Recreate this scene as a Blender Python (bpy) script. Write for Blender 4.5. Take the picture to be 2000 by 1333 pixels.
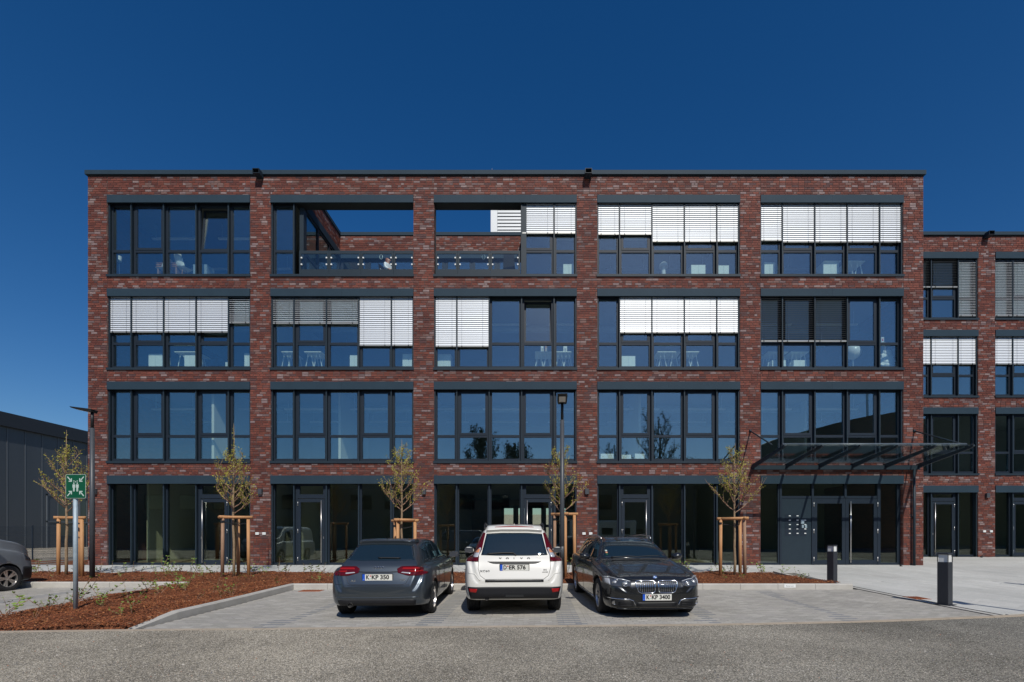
import bpy, bmesh, math, random
from mathutils import Vector, Matrix
from mathutils.bvhtree import BVHTree
R = math.radians
S = bpy.context.scene
for o in list(bpy.data.objects): bpy.data.objects.remove(o)
COL = S.collection

# ------------------------------------------------------------------ camera
cam = bpy.data.cameras.new('camera'); cam.sensor_width = 36.0; cam.lens = 17.28
cam.shift_x = -0.025; cam.shift_y = 0.190; cam.clip_start = 0.1; cam.clip_end = 3000
co = bpy.data.objects.new('camera', cam); COL.objects.link(co)
co.location = (0, 0, 1.5); co.rotation_euler = (R(90), 0, 0); S.camera = co
# ------------------------------------------------------------------ light
EL, AZ = R(45), R(14)            # sun behind the camera, 14 degrees to its right
W = bpy.data.worlds.new("World"); S.world = W; W.use_nodes = True
nt = W.node_tree; nt.nodes.clear()
wo = nt.nodes.new('ShaderNodeOutputWorld'); bg = nt.nodes.new('ShaderNodeBackground')
sk = nt.nodes.new('ShaderNodeTexSky'); sk.sky_type = 'NISHITA'; sk.sun_disc = False
sk.sun_elevation = EL; sk.sun_rotation = R(180) - AZ
sk.altitude = 200; sk.air_density = 1.0; sk.dust_density = 0.6; sk.ozone_density = 3.8
hs = nt.nodes.new('ShaderNodeHueSaturation'); hs.inputs['Saturation'].default_value = 1.34; hs.inputs['Hue'].default_value = 0.506; hs.inputs['Value'].default_value = 1.0
nt.links.new(sk.outputs[0], hs.inputs['Color']); nt.links.new(hs.outputs[0], bg.inputs[0])
nt.links.new(bg.outputs[0], wo.inputs[0]); bg.inputs[1].default_value = 0.080
sl = bpy.data.lights.new('sun', 'SUN'); sl.energy = 3.6; sl.angle = R(0.5); sl.color = (1, 0.955, 0.88)
so = bpy.data.objects.new('sun', sl); COL.objects.link(so)
sd = Vector((math.sin(AZ) * math.cos(EL), -math.cos(AZ) * math.cos(EL), math.sin(EL)))
so.rotation_euler = sd.to_track_quat('Z', 'Y').to_euler(); so.location = sd * 60
S.view_settings.view_transform = 'Standard'; S.view_settings.look = 'None'
S.view_settings.exposure = 0.0; S.view_settings.gamma = 1.0; S.view_settings.use_curve_mapping = False
S.render.engine = 'CYCLES'
try:
    S.cycles.transparent_max_bounces = 16; S.cycles.max_bounces = 8
except Exception: pass

# ------------------------------------------------------------------ materials
def mat(name, col, rough=0.6, metal=0.0, var=0.0, vs=8.0, bump=0.0, bs=60.0, spec=0.5, coat=0.0, stretch=None, col2=None):
    m = bpy.data.materials.new(name); m.use_nodes = True; n = m.node_tree; b = n.nodes['Principled BSDF']
    b.inputs['Base Color'].default_value = (*col, 1); b.inputs['Roughness'].default_value = rough
    b.inputs['Metallic'].default_value = metal; b.inputs['Specular IOR Level'].default_value = spec
    if coat: b.inputs['Coat Weight'].default_value = coat; b.inputs['Coat Roughness'].default_value = 0.03
    tc = n.nodes.new('ShaderNodeTexCoord'); mp = n.nodes.new('ShaderNodeMapping')
    n.links.new(tc.outputs['Object'], mp.inputs[0])
    if stretch: mp.inputs['Scale'].default_value = stretch
    if var or col2:
        nz = n.nodes.new('ShaderNodeTexNoise'); nz.inputs['Scale'].default_value = vs; nz.inputs['Detail'].default_value = 6
        nz.inputs['Roughness'].default_value = 0.65
        n.links.new(mp.outputs[0], nz.inputs['Vector'])
        cr = n.nodes.new('ShaderNodeValToRGB'); cr.color_ramp.elements[0].position = 0.3; cr.color_ramp.elements[1].position = 0.7
        c2 = col2 or tuple(min(1, c * (1 + var)) for c in col); c1 = col if col2 else tuple(c * (1 - var) for c in col)
        cr.color_ramp.elements[0].color = (*c1, 1); cr.color_ramp.elements[1].color = (*c2, 1)
        n.links.new(nz.outputs['Fac'], cr.inputs[0]); n.links.new(cr.outputs[0], b.inputs['Base Color'])
    if bump:
        nb = n.nodes.new('ShaderNodeTexNoise'); nb.inputs['Scale'].default_value = bs; nb.inputs['Detail'].default_value = 4
        n.links.new(mp.outputs[0], nb.inputs['Vector'])
        bp = n.nodes.new('ShaderNodeBump'); bp.inputs['Strength'].default_value = bump; bp.inputs['Distance'].default_value = 0.01
        n.links.new(nb.outputs['Fac'], bp.inputs['Height']); n.links.new(bp.outputs[0], b.inputs['Normal'])
    return m

def attr_mat(name, stops, rough=0.75, vs=30.0, var=0.35, bump=0.3, interp='CONSTANT', streak=None, spec=0.4, big=None, gain=1.0):
    """colour of each piece from its face attribute 'rnd', plus noise inside the piece"""
    m = bpy.data.materials.new(name); m.use_nodes = True; n = m.node_tree; b = n.nodes['Principled BSDF']
    b.inputs['Roughness'].default_value = rough; b.inputs['Specular IOR Level'].default_value = spec
    at = n.nodes.new('ShaderNodeAttribute'); at.attribute_name = 'rnd'
    cr = n.nodes.new('ShaderNodeValToRGB'); cr.color_ramp.interpolation = interp
    els = cr.color_ramp.elements
    while len(els) < len(stops): els.new(0.5)
    for e, (p, c) in zip(els, stops): e.position = p; e.color = (*c, 1)
    n.links.new(at.outputs['Fac'], cr.inputs[0])
    tc = n.nodes.new('ShaderNodeNewGeometry'); mp = n.nodes.new('ShaderNodeMapping'); n.links.new(tc.outputs['Position'], mp.inputs[0])
    if streak: mp.inputs['Scale'].default_value = streak
    nz = n.nodes.new('ShaderNodeTexNoise'); nz.inputs['Scale'].default_value = vs; nz.inputs['Detail'].default_value = 5
    n.links.new(mp.outputs[0], nz.inputs['Vector'])
    r2 = n.nodes.new('ShaderNodeMapRange'); r2.inputs['From Min'].default_value = 0.3; r2.inputs['From Max'].default_value = 0.7
    r2.inputs['To Min'].default_value = gain * (1 - var); r2.inputs['To Max'].default_value = gain * (1 + var)
    n.links.new(nz.outputs['Fac'], r2.inputs[0])
    mx = n.nodes.new('ShaderNodeVectorMath'); mx.operation = 'SCALE'
    n.links.new(cr.outputs[0], mx.inputs[0]); n.links.new(r2.outputs[0], mx.inputs['Scale'])
    last = mx.outputs[0]
    if big:
        nb = n.nodes.new('ShaderNodeTexNoise'); nb.inputs['Scale'].default_value = big[0]; nb.inputs['Detail'].default_value = 6
        n.links.new(tc.outputs['Position'], nb.inputs['Vector'])
        r3 = n.nodes.new('ShaderNodeMapRange'); r3.inputs['From Min'].default_value = 0.35; r3.inputs['From Max'].default_value = 0.65
        r3.inputs['To Min'].default_value = 1 - big[1]; r3.inputs['To Max'].default_value = 1 + big[1]
        n.links.new(nb.outputs['Fac'], r3.inputs[0])
        m3 = n.nodes.new('ShaderNodeVectorMath'); m3.operation = 'SCALE'
        n.links.new(last, m3.inputs[0]); n.links.new(r3.outputs[0], m3.inputs['Scale']); last = m3.outputs[0]
    n.links.new(last, b.inputs['Base Color'])
    if bump:
        bp = n.nodes.new('ShaderNodeBump'); bp.inputs['Strength'].default_value = bump; bp.inputs['Distance'].default_value = 0.004
        n.links.new(nz.outputs['Fac'], bp.inputs['Height']); n.links.new(bp.outputs[0], b.inputs['Normal'])
    return m

def glass_mat(name, tint, refl, rcol=(1, 1, 1), wob=0.02, ws=1.2):
    m = bpy.data.materials.new(name); m.use_nodes = True; n = m.node_tree; n.nodes.clear()
    out = n.nodes.new('ShaderNodeOutputMaterial'); tr = n.nodes.new('ShaderNodeBsdfTransparent'); gl = n.nodes.new('ShaderNodeBsdfGlossy')
    tr.inputs[0].default_value = (*tint, 1); gl.inputs[0].default_value = (*rcol, 1); gl.inputs['Roughness'].default_value = 0.0
    # Schlick reflectance, the same from both faces of the pane
    g0 = n.nodes.new('ShaderNodeNewGeometry'); dp = n.nodes.new('ShaderNodeVectorMath'); dp.operation = 'DOT_PRODUCT'
    n.links.new(g0.outputs['Incoming'], dp.inputs[0]); n.links.new(g0.outputs['True Normal'], dp.inputs[1])
    ab = n.nodes.new('ShaderNodeMath'); ab.operation = 'ABSOLUTE'; n.links.new(dp.outputs['Value'], ab.inputs[0])
    om = n.nodes.new('ShaderNodeMath'); om.operation = 'SUBTRACT'; om.inputs[0].default_value = 1.0; n.links.new(ab.outputs[0], om.inputs[1])
    pw = n.nodes.new('ShaderNodeMath'); pw.operation = 'POWER'; pw.inputs[1].default_value = 5; n.links.new(om.outputs[0], pw.inputs[0])
    ad = n.nodes.new('ShaderNodeMath'); ad.operation = 'MULTIPLY_ADD'; ad.inputs[1].default_value = .9; ad.inputs[2].default_value = refl + .03; ad.use_clamp = True
    n.links.new(pw.outputs[0], ad.inputs[0])
    mx = n.nodes.new('ShaderNodeMixShader'); n.links.new(ad.outputs[0], mx.inputs[0])
    n.links.new(tr.outputs[0], mx.inputs[1]); n.links.new(gl.outputs[0], mx.inputs[2]); n.links.new(mx.outputs[0], out.inputs[0])
    ge = n.nodes.new('ShaderNodeNewGeometry'); nz = n.nodes.new('ShaderNodeTexNoise'); nz.inputs['Scale'].default_value = ws; nz.inputs['Detail'].default_value = 1
    n.links.new(ge.outputs['Position'], nz.inputs['Vector'])
    bp = n.nodes.new('ShaderNodeBump'); bp.inputs['Strength'].default_value = wob; bp.inputs['Distance'].default_value = 0.1
    n.links.new(nz.outputs['Fac'], bp.inputs['Height']); n.links.new(bp.outputs[0], gl.inputs['Normal'])
    return m

M = {}
M['brick'] = attr_mat('brick', [(0, (.112, .036, .027)), (.16, (.145, .047, .033)), (.34, (.102, .034, .027)), (.48, (.168, .055, .039)), (.60, (.128, .055, .046)),
                              (.72, (.088, .044, .042)), (.78, (.165, .095, .082)), (.87, (.20, .140, .135)), (.93, (.135, .090, .088)), (.975, (.23, .165, .155))], rough=.7, vs=14, var=.30, bump=.5, streak=(1, 1, 5), spec=.22, big=(.35, .10), gain=1.15)
M['mortar'] = mat('mortar', (.075, .062, .054), .9, var=.2, vs=20)
def brick_tex(name):
    m = mat(name, (.16, .06, .045), .7); n = m.node_tree; b = n.nodes['Principled BSDF']
    bt = n.nodes.new('ShaderNodeTexBrick'); bt.inputs['Color1'].default_value = (.19, .058, .04, 1); bt.inputs['Color2'].default_value = (.13, .045, .038, 1)
    bt.inputs['Mortar'].default_value = (.09, .075, .07, 1); bt.inputs['Scale'].default_value = 1; bt.inputs['Brick Width'].default_value = .245
    bt.inputs['Row Height'].default_value = .0868; bt.inputs['Mortar Size'].default_value = .006
    ge = n.nodes.new('ShaderNodeNewGeometry'); sp = n.nodes.new('ShaderNodeSeparateXYZ'); cb = n.nodes.new('ShaderNodeCombineXYZ'); ad = n.nodes.new('ShaderNodeMath')
    n.links.new(ge.outputs['Position'], sp.inputs[0]); n.links.new(sp.outputs[0], ad.inputs[0]); n.links.new(sp.outputs[1], ad.inputs[1])
    n.links.new(ad.outputs[0], cb.inputs[0]); n.links.new(sp.outputs[2], cb.inputs[1]); n.links.new(cb.outputs[0], bt.inputs['Vector'])
    n.links.new(bt.outputs[0], b.inputs['Base Color']); return m
M['brickwall'] = brick_tex('far_brick')
M['anth'] = mat('anthracite_metal', (.020, .033, .045), .5, var=.07, vs=3, spec=.25)
M['fascia'] = mat('fascia_sheet', (.026, .047, .066), .6, var=.08, vs=1.2, spec=.15, bump=.05, bs=2)
M['frame'] = mat('window_frame', (.016, .025, .038), .5, var=.05, vs=5, spec=.25)
M['glass'] = glass_mat('window_glass', (.90, .965, .95), .16, (.80, .95, 1.0), .012, .8)
M['glassg'] = glass_mat('ground_glass', (.86, .90, .82), .09, (.9, 1, .95), .010, .8)
M['thinglass'] = glass_mat('clear_glass', (.86, .93, .93), .03, (1, 1, 1), .01)
M['slat'] = mat('blind_slat', (.76, .80, .84), .48, metal=.30, spec=.6)
M['slat_shaded'] = mat('blind_slat_shaded', (.30, .31, .31), .40, metal=.4, spec=.5)  # darker copy of the slat: shade of the undersides put into its colour
M['rail'] = mat('blind_rail', (.34, .34, .32), .4, metal=.4)
M['black'] = mat('black_plastic', (.012, .013, .014), .5)
M['rubber'] = mat('rubber', (.017, .017, .018), .85, var=.3, vs=30)
M['steel'] = mat('brushed_steel', (.62, .60, .58), .3, metal=.9)
M['galv'] = mat('galvanised_steel', (.34, .42, .47), .5, metal=.15, var=.12, vs=12)
M['chrome'] = mat('chrome', (.75, .77, .8), .12, metal=1)
M['tube_sky'] = mat('canopy_tube_sky_sheen', (.10, .125, .15), .35)  # lighter than the other canopy metal: reflected sky put into the colour
M['canglass'] = glass_mat('canopy_glass', (.93, .965, .955), .02, (1, 1, 1), .005)
M['bollard'] = mat('bollard_paint', (.022, .024, .031), .45)
M['lampgrey'] = mat('lamp_post_paint', (.060, .066, .074), .45, var=.06)
M['white'] = mat('white_paint', (.78, .80, .78), .5)
M['cabinet'] = mat('white_laminate', (.80, .84, .78), .5)
M['wood'] = mat('debarked_pine', (.42, .20, .085), .7, var=.25, vs=5, stretch=(6, 6, .8), bump=.3, bs=20, col2=(.55, .30, .13))
M['woodg'] = mat('weathered_pine', (.24, .14, .085), .8, vs=5, stretch=(6, 6, .8), bump=.3, bs=20, col2=(.36, .22, .14))
M['bark'] = mat('young_bark', (.20, .13, .075), .8, vs=14, bump=.5, bs=60, col2=(.34, .25, .15))
M['twig'] = mat('twig', (.24, .13, .085), .7, col2=(.30, .19, .12), vs=10)
M['leaf'] = mat('spring_leaf', (.27, .26, .020), .6, col2=(.42, .38, .040), vs=3)
M['leafg'] = mat('shrub_leaf', (.12, .20, .025), .55, col2=(.22, .31, .05), vs=4)
M['intpale'] = mat('pale_partition', (.62, .62, .52), .8)
M['intfloor'] = mat('pale_screed', (.42, .41, .36), .6, var=.1, vs=1)
M['bigleaf'] = mat('dark_leaf', (.035, .05, .018), .6, col2=(.06, .08, .02), vs=1)
M['bigbark'] = mat('dark_bark', (.05, .042, .035), .8)
M['intwall'] = mat('plaster', (.42, .44, .42), .85, var=.04, vs=.6)
M['intdark'] = mat('dark_plaster', (.27, .27, .235), .85, var=.05, vs=.6)
M['ceil'] = mat('ceiling', (.30, .31, .30), .85)
M['floor'] = mat('interior_floor', (.22, .22, .20), .6, var=.1, vs=2)
M['kerb'] = mat('kerb_concrete', (.40, .385, .345), .85, vs=2.5, bump=.4, bs=60, col2=(.50, .48, .44))
M['band'] = mat('edge_band_stone', (.36, .30, .225), .85, vs=3, bump=.3, bs=60, col2=(.46, .385, .30))
M['sand'] = mat('joint_sand', (.16, .15, .13), .95, var=.2, vs=30)
M['paver'] = attr_mat('parking_paver', [(0, (.33, .315, .28)), (.3, (.38, .36, .32)), (.6, (.355, .335, .305)), (.85, (.42, .40, .36)), (.985, (.23, .235, .24))], rough=.85, vs=60, var=.14, bump=.4, big=(.5, .09))
M['slab'] = attr_mat('plaza_slab', [(0, (.49, .49, .46)), (.4, (.51, .505, .475)), (.75, (.475, .47, .44)), (.9, (.53, .525, .495))], rough=.82, vs=40, var=.10, bump=.3, big=(.4, .09))
M['rust'] = mat('rusty_iron', (.26, .075, .03), .8, vs=20, col2=(.36, .12, .05))
M['clad'] = mat('hall_polycarbonate', (.060, .068, .078), .35, var=.10, vs=.5, spec=.45, stretch=(1, 1, .15))
M['cladseam'] = mat('hall_seam', (.11, .125, .14), .4)
M['darkfascia'] = mat('hall_fascia', (.020, .022, .026), .5)
M['skin'] = mat('skin', (.55, .30, .20), .5); M['hair'] = mat('reddish_hair', (.30, .09, .03), .6, var=.3, vs=20)
M['shirt'] = mat('white_shirt', (.75, .76, .78), .8); M['trousers'] = mat('dark_trousers', (.03, .035, .05), .8)
M['green'] = mat('sign_green', (.003, .085, .042), .6, spec=.2); M['signwhite'] = mat('sign_white', (.48, .58, .54), .5)
M['red'] = mat('red_print', (.5, .02, .03), .4); M['euroblue'] = mat('plate_blue', (.01, .09, .55), .4)
M['plate'] = mat('plate_white', (.72, .72, .66), .4); M['ink'] = mat('black_ink', (.01, .01, .01), .4)
M['roofm'] = mat('roof_membrane', (.15, .15, .15), .9, var=.1, vs=1)
M['opp'] = mat('opposite_cladding', (.20, .19, .155), .7, var=.2, vs=.3)
M['oppb'] = mat('opposite_tan_cladding', (.17, .14, .085), .75, var=.15, vs=.2)
M['louvre'] = mat('louvre_metal', (.50, .52, .53), .45, metal=.3)
M['pot'] = mat('glass_lamp', (.75, .76, .74), .25)
M['carglass'] = mat('car_glass', (.010, .020, .028), .02, spec=.9)
M['tail'] = mat('tail_lens', (.085, .002, .004), .10, spec=.5)
M['tailhot'] = mat('tail_lens_bright', (.30, .008, .008), .15, spec=.5)
M['lens'] = mat('clear_lens', (.55, .57, .60), .15, metal=.3, spec=.9)
M['darklens'] = mat('dark_lens', (.055, .06, .07), .06, spec=1)
M['amber'] = mat('amber_lens', (.6, .25, .12), .2)
def paint(name, c, metal, rough=.35):
    return mat(name, c, rough, metal=metal, coat=.9, spec=.5)
M['p_audi'] = paint('grey_blue_metallic', (.075, .092, .108), .7, .30)
M['p_volvo'] = paint('white_car_paint', (.70, .69, .64), 0, .4)
M['p_bmw'] = paint('dark_grey_metallic', (.034, .036, .038), .65, .26)
M['p_van'] = paint('silver_grey_paint', (.20, .22, .24), .1, .45)
M['plastic'] = mat('dark_bumper_plastic', (.013, .0135, .016), .5, var=.05, spec=.3)

def ground_mat(name, stops, vs, bump, bd, mult_big=(0.3, .75, 1.2), rough=.95, second=None):
    m = bpy.data.materials.new(name); m.use_nodes = True; n = m.node_tree; b = n.nodes['Principled BSDF']; b.inputs['Roughness'].default_value = rough
    b.inputs['Specular IOR Level'].default_value = .2
    ge = n.nodes.new('ShaderNodeNewGeometry')
    vo = n.nodes.new('ShaderNodeTexVoronoi'); vo.inputs['Scale'].default_value = vs; vo.inputs['Randomness'].default_value = 1
    n.links.new(ge.outputs['Position'], vo.inputs['Vector'])
    sp = n.nodes.new('ShaderNodeSeparateColor'); n.links.new(vo.outputs['Color'], sp.inputs[0])
    cr = n.nodes.new('ShaderNodeValToRGB'); els = cr.color_ramp.elements
    while len(els) < len(stops): els.new(.5)
    for e, (p, c) in zip(els, stops): e.position = p; e.color = (*c, 1)
    n.links.new(sp.outputs[0], cr.inputs[0])
    nz = n.nodes.new('ShaderNodeTexNoise'); nz.inputs['Scale'].default_value = mult_big[0]; nz.inputs['Detail'].default_value = 8; nz.inputs['Roughness'].default_value = .6
    n.links.new(ge.outputs['Position'], nz.inputs['Vector'])
    mr = n.nodes.new('ShaderNodeMapRange'); mr.inputs['From Min'].default_value = .36; mr.inputs['From Max'].default_value = .64
    mr.inputs['To Min'].default_value = mult_big[1]; mr.inputs['To Max'].default_value = mult_big[2]; n.links.new(nz.outputs['Fac'], mr.inputs[0])
    sc = n.nodes.new('ShaderNodeVectorMath'); sc.operation = 'SCALE'; n.links.new(cr.outputs[0], sc.inputs[0]); n.links.new(mr.outputs[0], sc.inputs['Scale'])
    last = sc.outputs[0]
    if second:   # slow change of colour across the place: chippings thin out to the right
        sx = n.nodes.new('ShaderNodeSeparateXYZ'); n.links.new(ge.outputs['Position'], sx.inputs[0])
        n2 = n.nodes.new('ShaderNodeTexNoise'); n2.inputs['Scale'].default_value = .22; n2.inputs['Detail'].default_value = 4; n.links.new(ge.outputs['Position'], n2.inputs['Vector'])
        m1 = n.nodes.new('ShaderNodeMath'); m1.operation = 'MULTIPLY_ADD'; m1.inputs[1].default_value = 9; n.links.new(n2.outputs['Fac'], m1.inputs[0]); n.links.new(sx.outputs[0], m1.inputs[2])
        m2 = n.nodes.new('ShaderNodeMapRange'); m2.inputs['From Min'].default_value = 1; m2.inputs['From Max'].default_value = 12; n.links.new(m1.outputs[0], m2.inputs[0])
        mx = n.nodes.new('ShaderNodeMix'); mx.data_type = 'RGBA'; mx.blend_type = 'MULTIPLY'; mx.inputs['B'].default_value = (*second, 1)
        n.links.new(m2.outputs[0], mx.inputs['Factor']); n.links.new(last, mx.inputs['A']); last = mx.outputs['Result']
    n.links.new(last, b.inputs['Base Color'])
    bp = n.nodes.new('ShaderNodeBump'); bp.inputs['Strength'].default_value = bump; bp.inputs['Distance'].default_value = bd
    n.links.new(vo.outputs['Distance'], bp.inputs['Height']); bp.invert = True; n.links.new(bp.outputs[0], b.inputs['Normal'])
    return m
M['asphalt'] = ground_mat('chippings_on_asphalt', [(0, (.10, .091, .072)), (.3, (.20, .18, .142)), (.6, (.315, .280, .220)), (.78, (.45, .40, .315)), (.92, (.64, .575, .46)), (1, (.74, .68, .57))], 95, .8, .006, (.42, .70, 1.24), second=(.66, .70, .76))
M['earth'] = ground_mat('plain_ground', [(0, (.15, .15, .14)), (1, (.26, .255, .24))], 20, .3, .01)
M['mulch'] = ground_mat('bark_mulch', [(0, (.055, .022, .012)), (.4, (.13, .045, .021)), (.75, (.20, .072, .032)), (1, (.30, .12, .055))], 38, 1.0, .02, (1.2, .7, 1.25))
M['chip'] = attr_mat('bark_chip', [(0, (.18, .055, .022)), (.4, (.27, .088, .030)), (.7, (.115, .040, .018)), (.9, (.38, .16, .06)), (.985, (.48, .30, .18))], rough=.9, vs=40, var=.3, bump=0)
M['pebble'] = attr_mat('pebble', [(0, (.28, .26, .23)), (.4, (.17, .165, .16)), (.7, (.40, .36, .30)), (.95, (.5, .47, .42)), (.99, (.42, .18, .10))], rough=.85, vs=40, var=.2, bump=0)

# ------------------------------------------------------------------ mesh building
MC = {}
class MB:
    def __init__(s): s.v = []; s.f = []; s.m = []; s.r = []; s.T = None; s.sm = False
    def add(s, vs, fs, m=0, r=0.0):
        b = len(s.v)
        if s.T: vs = [tuple(s.T @ Vector(p)) for p in vs]
        s.v += vs
        for f in fs: s.f.append([b + i for i in f]); s.m.append(m); s.r.append(r)
        return s
    def box(s, x0, x1, y0, y1, z0, z1, m=0, r=0.0):
        return s.add([(x0, y0, z0), (x1, y0, z0), (x1, y1, z0), (x0, y1, z0), (x0, y0, z1), (x1, y0, z1), (x1, y1, z1), (x0, y1, z1)],
                     [(0, 3, 2, 1), (4, 5, 6, 7), (0, 1, 5, 4), (1, 2, 6, 5), (2, 3, 7, 6), (3, 0, 4, 7)], m, r)
    def bbox(s, x0, x1, y0, y1, z0, z1, c=.005, m=0):     # box with chamfered edges on the z sides and top
        for a, (u0, u1, w0, w1) in ((z0, (x0, x1, y0, y1)),): pass
        ring = lambda cx, z: [(x0 + cx, y0, z), (x1 - cx, y0, z), (x1, y0 + cx, z), (x1, y1 - cx, z), (x1 - cx, y1, z), (x0 + cx, y1, z), (x0, y1 - cx, z), (x0, y0 + cx, z)]
        r0 = ring(c, z0); r1 = ring(c, z1 - c); k = c
        r2 = [(max(x0 + k, min(x1 - k, x)), max(y0 + k, min(y1 - k, y)), z1) for x, y, _ in ring(c, z1)]
        fs = [tuple(range(7, -1, -1))]
        for a in (0, 8):
            for i in range(8): j = (i + 1) % 8; fs.append((a + i, a + j, a + 8 + j, a + 8 + i))
        fs.append(tuple(range(16, 24)))
        return s.add(r0 + r1 + r2, fs, m)
    def prism(s, poly, z0, z1, m=0, r=0.0):               # poly: list of (x,y); z may be functions
        n = len(poly); f0 = z0 if callable(z0) else (lambda x, y: z0); f1 = z1 if callable(z1) else (lambda x, y: z1)
        vs = [(x, y, f0(x, y)) for x, y in poly] + [(x, y, f1(x, y)) for x, y in poly]
        fs = [tuple(range(n - 1, -1, -1)), tuple(range(n, 2 * n))] + [(i, (i + 1) % n, n + (i + 1) % n, n + i) for i in range(n)]
        return s.add(vs, fs, m, r)
    def tube(s, pts, rad, n=8, m=0, cap=True, r=0.0):
        pts = [Vector(p) for p in pts]; k = len(pts)
        if not hasattr(rad, '__len__'): rad = [rad] * k
        up = None; vs = []
        for i, p in enumerate(pts):
            d = (pts[min(i + 1, k - 1)] - pts[max(i - 1, 0)])
            if d.length < 1e-9: d = Vector((0, 0, 1))
            d.normalize()
            if up is None: up = d.orthogonal().normalized()
            else:
                up = (up - d * up.dot(d))
                up = up.normalized() if up.length > 1e-6 else d.orthogonal().normalized()
            w = d.cross(up)
            for j in range(n):
                a = 2 * math.pi * j / n; vs.append(tuple(p + (up * math.cos(a) + w * math.sin(a)) * rad[i]))
        fs = []
        for i in range(k - 1):
            for j in range(n): j2 = (j + 1) % n; fs.append((i * n + j, i * n + j2, (i + 1) * n + j2, (i + 1) * n + j))
        if cap: fs.append(tuple(range(n - 1, -1, -1))); fs.append(tuple(range((k - 1) * n, k * n)))
        return s.add(vs, fs, m, r)
    def lathe(s, prof, n=24, c=(0, 0, 0), axis='z', m=0):  # prof: (radius, height)
        vs = []
        for (rr, h) in prof:
            for j in range(n):
                a = 2 * math.pi * j / n; x, y = rr * math.cos(a), rr * math.sin(a)
                p = (x, y, h) if axis == 'z' else ((h, x, y) if axis == 'x' else (x, h, y))
                vs.append((p[0] + c[0], p[1] + c[1], p[2] + c[2]))
        k = len(prof)
        fs = [(i * n + j, i * n + (j + 1) % n, (i + 1) * n + (j + 1) % n, (i + 1) * n + j) for i in range(k - 1) for j in range(n)]
        return s.add(vs, fs, m)
    def mesh(s, name, mats, smooth=None):
        me = bpy.data.meshes.new(name); me.from_pydata(s.v, [], s.f)
        for mm in (mats if isinstance(mats, (list, tuple)) else [mats]): me.materials.append(M[mm] if isinstance(mm, str) else mm)
        me.polygons.foreach_set('material_index', s.m)
        if any(s.r): me.attributes.new('rnd', 'FLOAT', 'FACE').data.foreach_set('value', s.r)
        if smooth if smooth is not None else s.sm: me.polygons.foreach_set('use_smooth', [True] * len(s.f))
        me.update(); return me

WL = {}      # world location of parents whose children are modelled in world coordinates
def link(name, data, parent=None, loc=None, rot=None):
    o = bpy.data.objects.new(name, data); COL.objects.link(o)
    if parent: o.parent = parent
    if loc is not None: o.location = loc
    if rot is not None: o.rotation_euler = rot
    return o
def tag(o, label=None, cat=None, group=None, kind=None):
    if label: o['label'] = label
    if cat: o['category'] = cat
    if group: o['group'] = group
    if kind: o['kind'] = kind
    return o
def thing(name, label, cat, loc=(0, 0, 0), rz=0, group=None):
    o = link(name, None, None, loc, (0, 0, rz)); o.empty_display_size = .2; tag(o, label, cat, group); WL[o.name] = Vector(loc); return o
def part(name, mb, mats, parent, smooth=None, kind=None, loc=None, rot=None):
    o = link(name, mb.mesh(name, mats, smooth), parent, loc, rot)
    if kind: o['kind'] = kind
    return o
def struct(name, mb, mats, smooth=None):
    o = link(name, mb.mesh(name, mats, smooth)); o['kind'] = 'structure'; return o
def copytree(o, parent=None):
    c = o.copy(); COL.objects.link(c)
    if parent: c.parent = parent; c.matrix_parent_inverse = o.matrix_parent_inverse
    for ch in list(o.children): copytree(ch, c)
    return c
def fit(name, me, parent, loc, rot=None, kind=None):
    o = link(name, me, parent, loc, rot)
    if kind: o['kind'] = kind
    return o
rnd = random.Random(7)

# ------------------------------------------------------------------ ground heights
GK = [(-500, 0), (8, 0), (10.5, .03), (14.5, .12), (16.85, .24), (19.2, .34), (23.05, .50), (34, .60), (2000, .6)]
def G(y):
    for (a, za), (b, zb) in zip(GK, GK[1:]):
        if y <= b: return za + (zb - za) * (y - a) / (b - a)
    return .6
gb = MB()
xs = [-1500, -60, -20, 0, 20, 60, 1500]; ys = [-1500, -60, 8, 10.5, 14.5, 16.85, 19.2, 23.05, 34, 80, 1500]
gb.add([(x, y, G(y) - .09) for y in ys for x in xs], [(j * 7 + i, j * 7 + i + 1, (j + 1) * 7 + i + 1, (j + 1) * 7 + i) for j in range(len(ys) - 1) for i in range(6)])
struct('ground', gb, 'earth')

FRONT = [(-60, 5.0), (-30, 6.4), (-8.3, 7.6), (-6.5, 7.74), (-.4, 8.05), (3, 8.2), (5.8, 8.5), (9, 9.1), (14, 10.35), (30, 15.6), (60, 26)]
def fy(x):
    for (a, ya), (b, yb) in zip(FRONT, FRONT[1:]):
        if x <= b: return ya + (yb - ya) * (x - a) / (b - a)
    return FRONT[-1][1]
rb = MB()
xr = [-60 + i * 2 for i in range(61)]
rb.add([(x, -60, 0) for x in xr] + [(x, fy(x), max(0, G(fy(x)) - .012)) for x in xr], [(i, i + 1, 61 + i + 1, 61 + i) for i in range(60)])
struct('road', rb, 'asphalt')
# loose chippings lying on the road, too many to count
pb = MB(); rr = random.Random(3)
for i in range(26000):
    y = 4.6 + rr.random() ** 1.4 * 3.4; x = rr.uniform(-y * 1.12 - .3, y * 1.02 + .3)
    if y > fy(x) - .03: continue
    s = rr.uniform(.0035, .0085) * (2.0 if rr.random() < .02 else 1); a = rr.random() * 6.28; c, q = math.cos(a) * s, math.sin(a) * s
    pb.add([(x + c, y + q, .001), (x - q, y + c, .0), (x - c * .9, y - q, .001), (x + q, y - c * .8, .0), (x + c * .1, y + q * .1, s * 1.1)],
           [(0, 1, 4), (1, 2, 4), (2, 3, 4), (3, 0, 4)], 0, max(.001, rr.random()))
o = part('chippings', pb, 'pebble', None, kind='stuff'); tag(o, 'pale loose chippings scattered over the grey asphalt', 'gravel')

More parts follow.
